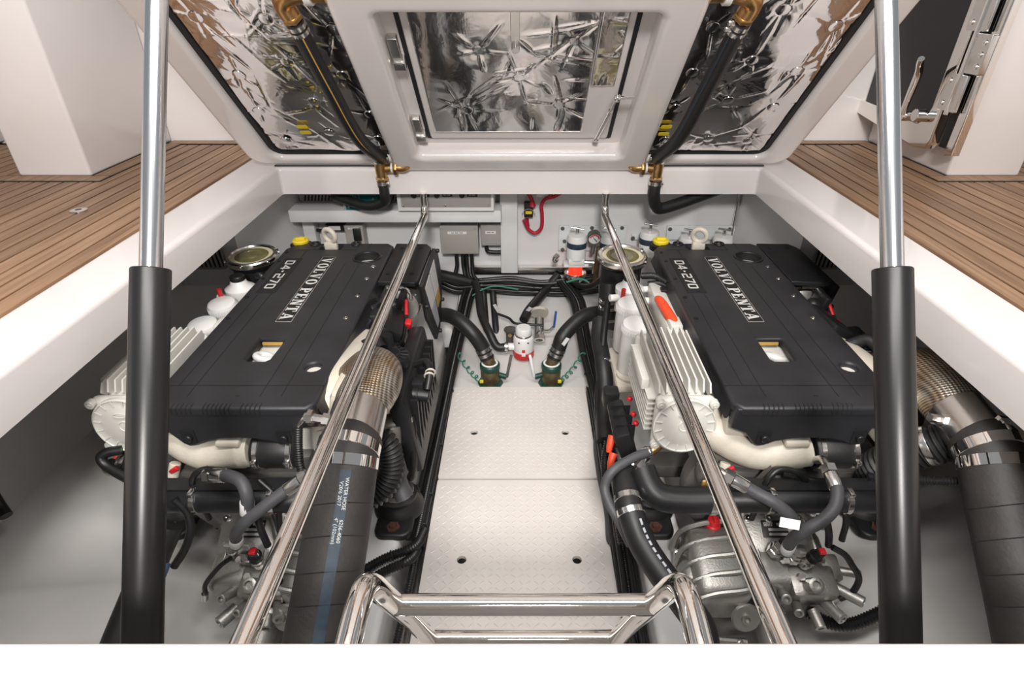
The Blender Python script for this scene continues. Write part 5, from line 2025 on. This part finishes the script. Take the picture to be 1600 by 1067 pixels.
# breaker with red cables
y = 2.58
x0, x1, zt, zb = xat(819, 330, y), xat(833, 330, y), zat(317, y), zat(340, y)
mb = MB()
mb.box(x0, x1, y, YB, zb, zt, .004)
br = simple('circuit_breaker', 'small black circuit breaker on the bulkhead with red cables', 'breaker', mb, 'black')
mb = MB()
mb.box(x0 + .006, x1 - .006, y - .008, y, zb + .02, zb + .032)
mb.build('reset_lever', M['yellow'], br)
mb = MB()
mb.torus(((x0 + x1) / 2, y - .002, zb + .012), (0, 1, 0), (x1 - x0) * .72, .0015, 18, 6, 0, PI)
mb.build('wire_bail', M['steel'], br)
for pts, lab in (([(812, 298), (824, 302), (831, 312), (832, 322)], 'red cable reaching the top of the circuit breaker'),
                 ([(821, 343), (825, 357), (836, 364), (846, 355), (847, 335), (846, 322), (852, 311), (866, 307), (880, 299)], 'red cable looping below the circuit breaker'),
                 ([(858, 309), (862, 302), (866, 296)], 'short red cable branching up under the far coaming')):
    mb = MB().tube([at(*p, Y=2.575) for p in pts], .0085, 12, 10)
    rc_ = simple('red_cable', lab, 'cable', mb, 'redcable', 'red cables')
    if len(pts) > 3:
        mb = MB()
        e, f_ = (at(*pts[-1], Y=2.575), at(*pts[-2], Y=2.575)) if len(pts) == 4 else (at(*pts[0], Y=2.575), at(*pts[1], Y=2.575))
        mb.tube([e, e.lerp(f_, .35), e.lerp(f_, .8)], lambda t: .016 - .005 * t, 14, 4)
        mb.build('terminal_boot', M['redcable'], rc_)
mb = MB()
mb.box(xat(838, 304, 2.59), xat(858, 304, 2.59), 2.585, YB, zat(308, 2.59), zat(298, 2.59), .003)
simple('cable_clip', 'small white cable clip beside the red cables', 'clip', mb, 'white')
# polished rail below the bulkhead items
y = 2.59
mb = MB()
mb.box(xat(735, 425, y), xat(925, 425, y), y - .005, YB, zat(428, y), zat(417, y), .004)
simple('bulkhead_rail', 'polished metal rail along the foot of the bulkhead', 'rail', mb, 'steel')

# fuel separators with T handles
def separator(px, ptop, pw, full, label):
    y = 2.50
    c = at(px, ptop, Y=y)
    S = thing('fuel_separator', label, 'filter', c + V((0, 0, -.20)), 'fuel separators')
    r = pw / 2 / FPX * (y / .93)
    mb = MB()
    mb.lathe([(r, -.115), (r, -.012), (r * .92, -.003), (r * .5, 0), (0, 0)], c, (0, 0, 1), 28, cap=False)
    mb.build('canister', M['white'], S)
    mb = MB()
    mb.lathe([(r * 1.01, -.06), (r * 1.02, -.059), (r * 1.02, -.034), (r * 1.01, -.033)], c, (0, 0, 1), 28)
    mb.build('blue_band', M['bluestripe'], S)
    mb = MB()
    mb.cyl(c, c + V((0, 0, .028)), .008, n=12)
    th = mb.build('handle_stem', M['steel'], S)
    mb = MB()
    mb.cyl(c + V((-.030, .004, .032)), c + V((.030, -.004, .024)), .0055, n=10, ch=.002)
    mb.build('t_handle', M['steel'], S)
    if full:
        mb = MB()
        mb.rbox(c + V((0, 0, -.125)), (r * 1.7, r * 1.7, .03), .006)
        mb.rbox(c + V((0, 0, -.145)), (r * 2.6, r * 1.5, .012), .004)
        mb.build('filter_head', M['white'], S)
        mb = MB()
        mb.lathe([(r * .72, -.152), (r * .72, -.21)], c, (0, 0, 1), 24)
        mb.build('sight_bowl', M['redlamp'], S)
        mb = MB()
        mb.lathe([(r * 1.15, -.185), (r * 1.2, -.19), (r * 1.1, -.215), (r * .7, -.235), (0, -.24)], c, (0, 0, 1), 28, cap=False)
        mb.build('heat_shield', M['steel'], S)
        mb = MB()
        mb.tube([c + V((-.09, 0, -.135)), c + V((-.10, .0, -.12)), c + V((-.085, .0, -.10))], .012, 10, 6)
        mb.tube([c + V((.04, -.01, -.135)), c + V((.085, -.015, -.135))], .013, 12, 1)
        mb.build('unions', M['steel'], S)['kind'] = 'stuff'
        mb = MB()
        mb.tube([c + V((.105, .0, -.06)), c + V((.10, -.01, -.13)), c + V((.095, -.02, -.2)), c + V((.09, -.02, -.26))], .013, 12, 6)
        mb.build('valve_stack', M['bronze_old'], S)
    return S


separator(902, 366, 30, True, 'white fuel separator with red glowing bowl at the bulkhead')
separator(952, 367, 26, False, 'fuel separator top half hidden behind the right support rail')
separator(1016, 360, 29, False, 'fuel separator top next to the yellow oil cap of the right engine')
separator(1078, 369, 30, False, 'fuel separator top left of the cream lifting eye on the bulkhead')
separator(1131, 368, 30, False, 'rightmost fuel separator top in the far right corner')
for (a_, b_, lab) in ((873, 978, 'clear mounting plate behind the left pair of fuel separators'), (987, 1012, 'small clear mounting plate behind the middle fuel separator'),
                      (1041, 1146, 'clear mounting plate behind the right pair of fuel separators')):
    y = 2.60
    mb = MB()
    mb.box(xat(a_, 370, y), xat(b_, 370, y), y, YB, zat(392 if a_ == 873 else 375, y), zat(353 if b_ - a_ > 50 else 366, y), .003)
    pl = simple('mounting_plate', lab, 'plate', mb, 'clear', 'mounting plates')
    for (px, py) in (((879, 357), (925, 356), (972, 356), (882, 377), (879, 390)) if a_ == 873 else ((989, 372),) if a_ == 987 else ((1047, 358), (1094, 358), (1140, 358))):
        mb = MB()
        bolt(mb, at(px, py, Y=y), (0, -1, 0), .007, .007)
        mb.build('screw', M['aludark'], pl)
# vacuum gauge
y = 2.50
c = at(929, 373, Y=y)
mb = MB()
mb.lathe([(.030, .03), (.032, 0), (.032, -.006), (.028, -.006), (.027, -.001)], c, (0, 1, .25), 30, cap=False)
g_ = simple('vacuum_gauge', 'round vacuum gauge with red dial arc between two fuel separators', 'gauge', mb, 'aludark')
mb = MB()
ax_ = V((0, 1, .25)).normalized()
mb.lathe([(.0275, -.001), (.0, -.001)], c, (0, 1, .25), 30, cap=False)
mb.build('dial', M['label'], g_)
mb = MB()
mb.torus(c - ax_ * .002, (0, 1, .25), .020, .0028, 24, 6, PI * .1, PI * 1.0)
mb.build('red_arc', M['red'], g_)
mb = MB()
mb.tube([c - ax_ * .003, c - ax_ * .003 + V((.012, 0, -.012))], .0018, 6, 1)
mb.tube([c - ax_ * .003, c - ax_ * .003 + V((-.010, 0, .012))], .0012, 6, 1)
mb.build('needle', M['inkblack'], g_)
mb = MB()
mb.cyl(c + V((0, .01, -.03)), c + V((-.005, .01, -.075)), .010, n=12)
mb.build('stem', M['aludark'], g_)

# ================================================================== BILGE PUMP, VALVES, SEACOCKS
pc = at(818, 550, Y=2.20)
pc = V((pc.x, pc.y, -.80))
PB = thing('bilge_pump', 'white and red bilge pump standing in the bilge', 'pump', pc)
MB().lathe([(.046, 0), (.047, .004), (.047, .028), (.042, .032)], pc, (0, 0, 1), 32).build('strainer_base', M['red'], PB)
MB().lathe([(.0445, .030), (.0455, .034), (.0455, .095), (.040, .104), (.036, .106)], pc, (0, 0, 1), 32).build('body', M['white'], PB)
MB().lathe([(.034, .104), (.036, .108), (.036, .138), (.031, .146), (0, .147)], pc, (0, 0, 1), 28, cap=False).build('motor_cap', M['white'], PB)
MB().lathe([(.0365, .104), (.038, .106), (.038, .112), (.0365, .114)], pc, (0, 0, 1), 28).build('steel_ring', M['steel'], PB)
mb = MB()
mb.rbox(pc + V((0, -.046, .035)), (.014, .006, .04), .002)
mb.build('release_tab', M['red'], PB)
mb = MB()
mb.rbox(pc + V((0, -.049, .032)), (.018, .006, .018), .002)
mb.build('tab_cover', M['white'], PB)
for x in (-.02, .02):
    mb = MB()
    mb.rbox(pc + V((x, -.040, .088)), (.008, .006, .006), .001)
    mb.build('vent_slot', M['inkblack'], PB)
mb = MB()
mb.cyl(pc + V((-.04, 0, .045)), pc + V((-.075, 0, .045)), .017, n=16)
mb.build('outlet', M['white'], PB)
# pump hose
p0 = pc + V((-.068, 0, .045))
mb = MB().tube([p0, p0 + V((-.05, 0, .0)), at(765, 520, Y=2.24), at(752, 490, Y=2.34), at(748, 460, Y=2.45), at(742, 440, Y=2.52)], .019, 16, 10)
h = simple('pump_hose', 'black hose curving from the bilge pump up to the cable bundle', 'hose', mb, 'rubber', 'bilge hoses')
mb = MB()
mb.lathe([(.020, 0), (.0215, .001), (.0215, .014), (.020, .015)], p0 + V((-.002, 0, 0)), (-1, 0, 0), 20)
mb.rbox(p0 + V((-.01, -.005, -.022)), (.012, .016, .010), .002)
mb.build('hose_clamp', M['steel'], h)
mb = MB().tube([at(818, 500, Y=2.30), at(826, 485, Y=2.36), at(840, 468, Y=2.45), at(855, 450, Y=2.53), at(872, 430, Y=2.58)], .021, 16, 10)
h = simple('vent_hose', 'black hose slanting up right behind the bilge pump', 'hose', mb, 'rubber', 'bilge hoses')
mb = MB()
mb.rbox(at(823, 487, Y=2.335), (.016, .002, .075), 0, (0.4, .55, 0))
mb.build('hose_label', M['label'], h)
for (px0, lab) in ((755, 'black hose dropping into the bilge left of the pump'), (770, 'second black hose dropping into the bilge left of the pump')):
    mb = MB().tube([at(px0, 455, Y=2.52), at(px0 + 2, 480, Y=2.46), at(px0 + 4, 505, Y=2.38), at(px0 + 6, 525, Y=2.33)], .016, 14, 8)
    simple('bilge_hose', lab, 'hose', mb, 'rubber', 'bilge hoses')
# pump lead
mb = MB().tube([at(777, 490, Y=2.30), at(795, 497, Y=2.28), at(805, 505, Y=2.25), at(830, 507, Y=2.24), at(848, 508, Y=2.24)], .006, 8, 8)
pl = simple('pump_lead', 'thin black lead lying across the top of the bilge pump', 'cable', mb, 'cable')
mb = MB()
mb.rbox(at(776, 482, Y=2.29), (.014, .002, .06), 0, (.4, -.35, 0))
mb.build('lead_label', M['label'], pl)
# float switch and ball valve by the pump
c = at(797, 520, Y=2.25)
mb = MB()
mb.cyl(c + V((0, 0, -.10)), c + V((0, 0, .015)), .019, n=16, ch=.003)
mb.cyl(c + V((0, 0, .012)), c + V((0, 0, .022)), .028, n=8)
fs_ = simple('float_switch', 'dark cylindrical float switch left of the bilge pump', 'switch', mb, 'aludark')
mb = MB()
mb.cyl(c + V((.0, -.012, .0)), c + V((.0, -.030, .004)), .009, n=10)
mb.build('brass_screw', M['brass'], fs_)
c = at(843, 515, Y=2.27)
BV = thing('ball_valve', 'steel ball valve with blue lever right of the bilge pump', 'valve', c)
mb = MB()
mb.cyl(c + V((0, .05, .03)), c + V((-.002, -.03, -.025)), .023, n=18, ch=.003)
mb.lathe([(.028, 0), (.028, .022), (.018, .022), (.016, .01)], c + V((-.002, -.022, -.02)), (0, -.8, -.55), 8)
mb.build('valve_body', M['steel'], BV)
MB().cyl(c + V((.0, .07, .045)), c + V((0, .082, .052)), .042, n=22).build('flange', M['cream'], BV)
mb = MB()
mb.tube([c + V((.022, 0, -.005)), c + V((.045, -.005, .0)), c + V((.062, -.01, .02))], .006, 8, 6)
mb.build('lever_arm', M['steel'], BV)
mb = MB()
mb.rbox(c + V((.068, -.012, .06)), (.010, .008, .085), .003, (0, .08, 0))
mb.build('lever_grip', M['blue'], BV)

for sx, px, lab in ((-1, 766, 'left'), (1, 861, 'right')):
    b = at(px, 598, Y=2.02)
    b = V((b.x, 2.03, -.84))
    K = thing('seacock', 'weathered bronze seacock with green sealant at the %s of the bilge' % lab, 'seacock', b, 'seacocks')
    MB().lathe([(.055, 0), (.055, .012), (.040, .016)], b, (0, 0, 1), 8).build('base_flange', M['greenpaint'], K)
    MB().lathe([(.038, .012), (.040, .03), (.040, .075), (.036, .085)], b, (0, 0, 1), 24).build('valve_body', M['bronze_old'], K)
    MB().lathe([(.040, .080), (.043, .086), (.043, .104), (.038, .110)], b, (0, 0, 1), 24).build('green_collar', M['greenpaint'], K)
    MB().torus(b + V((0, -.0, .109)), (0, 0, 1), .031, .005, 24, 8).build('white_seal', M['white'], K)
    MB().cyl(b + V((0, 0, .10)), b + V((sx * .012, .008, .15)), .026, n=20).build('tail_pipe', M['bronze_old'], K)
    mb = MB()
    mb.tube([b + V((-sx * .035, 0, .05)), b + V((-sx * .07, -.01, .045))], .012, 10, 1)
    mb.build('lever_stem', M['greenpaint'], K)
    mb = MB()
    mb.rbox(b + V((-sx * .082, -.01, .10)), (.012, .010, .115), .003, (0, -sx * .18, 0))
    mb.build('lever', M['aludark'] if sx < 0 else M['clear'], K)
    mb = MB()
    mb.rbox(b + V((sx * .035, -.03, .035)), (.016, .012, .014), .003)
    mb.build('yellow_terminal', M['yellow'], K)
    # hose
    t0 = b + V((sx * .010, .006, .130))
    if sx < 0:
        pts = [t0, t0 + V((-.02, .01, .05)), at(738, 520, Y=2.06), at(716, 500, Y=2.10), at(695, 492, Y=2.15), at(670, 495, Y=2.18)]
    else:
        pts = [t0, t0 + V((.02, .01, .05)), at(880, 525, Y=2.06), at(898, 505, Y=2.10), at(915, 493, Y=2.13), at(940, 488, Y=2.16)]
    h = simple('seacock_hose', 'fat black hose arching from the %s seacock towards its engine' % lab, 'hose', MB().tube(pts, .031, 22, 10), 'rubber', 'bilge hoses')
    for q_ in (.012, .034):
        mb = MB()
        d = (V(pts[1]) - t0).normalized()
        mb.lathe([(.032, 0), (.0335, .001), (.0335, .014), (.032, .015)], t0 + d * q_, d, 22)
        mb.build('hose_clamp', M['steel'], h)
    if sx > 0:
        mb = MB()
        P = smooth_path(pts, 6)
        mb.rbox(P[9] + V((.010, -.030, .006)), (.016, .002, .075), 0, (.2, .45, 0))
        mb.build('hose_label', M['label'], h)
        mb = MB()
        mb.tube([p + V((-.006, -.028, .012)) for p in P[13:24]], .0025, 6, 2)
        mb.build('print_line', M['green'], h)
    # green bonding wire
    w = []
    for i in range(26):
        t = i / 25
        base = (b + V((sx * .04, -.03, .04))).lerp(b + V((sx * .135, .02, .15)), t)
        w.append(base + V((.010 * math.sin(t * 34), 0, .012 * math.cos(t * 34) - .02 * math.sin(t * PI))))
    simple('bonding_wire', 'curly green bonding wire beside the %s seacock' % lab, 'wire', MB().tube(w, .0028, 6, 3), 'green', 'bonding wires')

# ================================================================== CABLES
def cable(label, pts, r, m='cable', corr=False, group='black cables', ties=()):
    P = [p if isinstance(p, Vector) else at(p[0], p[1], Y=p[2]) for p in pts]
    mb = MB()
    if corr:
        mb.corrugated(P, r, .0075, .0014, 12)
    else:
        mb.tube(P, r, 10, 8)
    o = simple('cable', label, 'cable', mb, m, group)
    Q = smooth_path(P, 8)
    for t in ties:
        i = max(1, min(len(Q) - 2, int(t * len(Q))))
        d = (Q[i + 1] - Q[i - 1]).normalized()
        mb = MB()
        mb.torus(Q[i], d, r + .002, .0022, 14, 6)
        mb.rbox(Q[i] + V((0, -r - .004, .003)), (.007, .008, .006), .001)
        mb.build('cable_tie', M['inkblack'], o)
    return o


# cross bundle along the foot of the bulkhead
rnd = random.Random(3)
for k in range(7):
    dy, yy = k * 4.2, 2.565 - .026 * (k % 2)
    cable('%s black cable of the bundle crossing the foot of the bulkhead' % ('topmost', 'second', 'third', 'fourth', 'fifth', 'sixth', 'lowest')[k],
          [(688, 428 + dy * .8, yy), (715, 440 + dy * .7, yy - .01), (755, 437 + dy * .7, yy - .01), (800, 434 + dy, yy), (845, 440 + dy * .8, yy - .01), (885, 436 + dy, yy - .01), (935, 430 + dy, yy)],
          .0095, group='cross bundle', ties=(.3, .62) if k == 3 else ())
# drops from the junction boxes
for k, (px, lab) in enumerate(((713, 'first'), (723, 'second'), (729, 'third'), (737, 'fourth'))):
    cable('%s cable from the left dropping out of the larger junction box' % lab,
          [(px, 398, 2.56), (px + 1, 415, 2.555), (px + (4 if k else -2), 432, 2.54), (px + (20 if k > 1 else 3), 448, 2.53)], .0095, group='junction box cables')
cable('short cable under the smaller junction box bending right', [(760, 385, 2.575), (762, 392, 2.575), (770, 394, 2.575), (785, 394, 2.58)], .010, group='junction box cables')
cable('thick dark pipe crossing behind the left engine guard', [(672, 426, 2.50), (700, 432, 2.52), (735, 440, 2.54)], .026, 'rubber')
# left run between stringer and floor plates
FZ = -.775
for k in range(4):
    o_ = k * 5.0
    cable('%s black cable running along the left edge of the floor plates' % ('innermost', 'second', 'third', 'outermost')[k],
          [(742 - o_, 452, 2.50 - .024 * (k % 2)), (736 - o_, 470, 2.42 - .024 * (k % 2)), (727 - o_, 510, 2.25 - .024 * (k % 2)), (715 - o_, 560, 2.08 - .022 * (k % 2))]
          + [at(px - o_ * f, py, Z=FZ + .019 * (k % 2)) for px, py, f in ((704, 610, .85), (690, 680, .95), (677, 745, 1.1), (666, 800, 1.2), (657, 842, 1.3))],
          .0092 if k != 1 else .0085, corr=(k == 1), group='left floor cables', ties=(.5, .66, .8, .93) if k == 0 else ())
CZ = -.722
cable('corrugated conduit turning left over the left stringer by the ladder', [at(663, 830, Z=-.76), at(652, 850, Z=-.735), at(635, 860, Z=CZ), at(605, 871, Z=CZ), at(580, 884, Z=CZ), at(555, 901, Z=CZ)], .0125, corr=True, group='left floor cables', ties=(.55,))
cable('second corrugated conduit turning left over the left stringer by the ladder', [at(652, 858, Z=-.755), at(645, 870, Z=-.738), at(630, 880, Z=CZ), at(602, 892, Z=CZ), at(575, 908, Z=CZ)], .0120, corr=True, group='left floor cables')
cable('thin corrugated conduit running on beside the ladder foot', [at(650, 860, Z=FZ), at(643, 900, Z=FZ), at(633, 945, Z=FZ), at(623, 990, Z=FZ), at(616, 1020, Z=FZ)], .009, corr=True, group='left floor cables')
# right run
for k in range(5):
    o_ = k * 4.5
    cable('%s black cable running along the right edge of the floor plates' % ('innermost', 'second', 'third', 'fourth', 'outermost')[k],
          [(872 + o_, 440, 2.52 - .024 * (k % 2)), (893 + o_, 470, 2.40 - .024 * (k % 2)), (902 + o_ * .9, 515, 2.22 - .024 * (k % 2)), (911 + o_ * .9, 560, 2.08 - .022 * (k % 2))]
          + [at(px + o_ * f, py, Z=FZ + .019 * (k % 2)) for px, py, f in ((924, 610, .85), (935, 680, 1.0), (945, 745, 1.15), (954, 810, 1.3), (964, 880, 1.45), (975, 960, 1.5), (984, 1015, 1.55))],
          .0088 if k != 2 else .0085, corr=(k == 2), group='right floor cables', ties=(.35, .6) if k == 0 else ())
cable('loose black cable hanging over the right floor plate edge', [at(940, 640, Z=-.73), at(931, 690, Z=-.77), at(936, 740, Z=-.785), at(948, 800, Z=-.785), at(952, 845, Z=-.785), at(962, 838, Z=-.77), at(964, 800, Z=-.74)], .0085, 'greyhose', group='right floor cables')
cable('black conduit beside the right fuel filters', [(950, 470, 1.95), (944, 520, 1.84), (938, 580, 1.72), (934, 630, 1.62), (938, 690, 1.50), (946, 745, 1.38)], .012, group='right floor cables')
cable('thin black cable from the right fuse box down to the floor', [(950, 690, 1.33), (945, 720, 1.28), (948, 760, 1.20), (962, 800, 1.12), (972, 850, 1.05)], .011, corr=True, group='right floor cables')
cable('green earth wire lying on the cable bundle', [(738, 462, 2.44), (755, 452, 2.46), (775, 447, 2.47), (810, 452, 2.47)], .004, 'green', group='green wires')
cable('green earth wire at the right end of the cable bundle', [(885, 441, 2.45), (905, 436, 2.45), (918, 440, 2.44), (921, 446, 2.43)], .005, 'green', group='green wires')
# bundle from right end joining strainer
cable('black cable loop at the left of the right strainer', [(890, 438, 2.50), (905, 446, 2.44), (925, 446, 2.36), (945, 432, 2.25)], .014, group='right floor cables')
# metal backing of the mount in the left bilge
# black hose stub at the left hull side
mb = MB().tube([at(-14, 770, X=-1.30), at(0, 792, X=-1.28), at(10, 806, X=-1.26)], .014, 12, 6)
simple('hull_hose', 'short black hose end at the left hull side by the picture edge', 'hose', mb, 'cable')

# ================================================================== DECK FITTINGS
c = at(123, 329, Z=0.001)
mb = MB()
mb.lathe([(.026, 0), (.026, .0025), (.022, .004), (.010, .004), (.009, .001), (0, .001)], c, (0, 0, 1), 26, cap=False)
dp = simple('deck_plug', 'small round metal plug let into the left teak deck', 'deck plug', mb, 'steel')
mb = MB()
mb.lathe([(.009, .0042), (0, .0042)], c, (0, 0, 1), 12, cap=False)
mb.build('key_slot', M['inkblack'], dp)

# glass gate folded against the right console
GX0, GZ0 = 1.615, 0.035
def GT(u, z, n):           # u along -Y from the hinge, z up, n towards the middle of the boat
    return V((GX0 + 0.02 * z - n, 2.275 + u, GZ0 + z))


gate = thing('glass_gate', 'dark glass gate in a polished steel frame leaning by the right console', 'gate', GT(0, 0, 0))
mb = MB()
mb.plate([(.045, .16), (.55, .12), (.55, 1.3), (.045, 1.3)], [], .018, .030, GT)
mb.build('pane', M['glass'], gate)
mb = MB()
mb.plate([(0.0, .085), (.02, .055), (.10, .045), (.60, .095), (.60, .15), (.11, .135), (.075, .16), (.06, .20), (.06, 1.3), (0.0, 1.3)], [], .010, .048, GT, r=.006)
mb.build('frame', M['chrome'], gate)
mb = MB()
mb.plate([(-.115, .06), (-.075, .05), (-.070, .07), (-.070, 1.3), (-.115, 1.3)], [], .0, .030, GT, r=.006)
mb.build('hinge_post', M['chrome'], gate)
mb = MB()
mb.plate([(-.069, .07), (-.003, .07), (-.003, 1.3), (-.069, 1.3)], [], .002, .010, GT)
mb.build('gap_strip', M['inkblack'], gate)
for z in (.20, .33, .46):
    mid = z == .33
    ua, ub = (-.118, -.03) if mid else (-.072, .028)
    mb = MB()
    mb.plate(rrect(ua, ub, z, z + .125, .004, 3), [], .030 if mid else .040, .052, GT, r=.002)
    hl = mb.build('hinge_leaf', M['steel'], gate)
    for k in range(3 if mid else 2):
        mb = MB()
        p = GT((-.095 if mid else .008), z + .025 + k * (.037 if mid else .075), .052)
        bolt(mb, p, (-1, 0, -.2), .008, .004)
        mb.build('hinge_screw', M['chrome'], hl)
mb = MB()
mb.cyl(GT(-.035, .19, .05), GT(-.035, .60, .05), .010, n=16)
mb.build('hinge_pin', M['chrome'], gate)
# latch handle
lt = GT(.10, .17, .05)
mb = MB()
mb.cyl(GT(.09, .165, .045), GT(.09, .165, .085), .024, n=20, ch=.003)
mb.cyl(GT(.17, .150, .045), GT(.17, .150, .085), .020, n=20, ch=.003)
mb.cyl(GT(.09, .165, .065), GT(.17, .150, .065), .012, n=14)
lb = mb.build('latch', M['chrome'], gate)
mb = MB()
mb.tube([GT(.15, .16, .095), GT(.135, .24, .10), GT(.12, .31, .105), GT(.09, .345, .13), GT(.07, .365, .145)], lambda t: .011 + .003 * math.sin(t * PI), 14, 8)
mb.build('latch_lever', M['chrome'], gate)
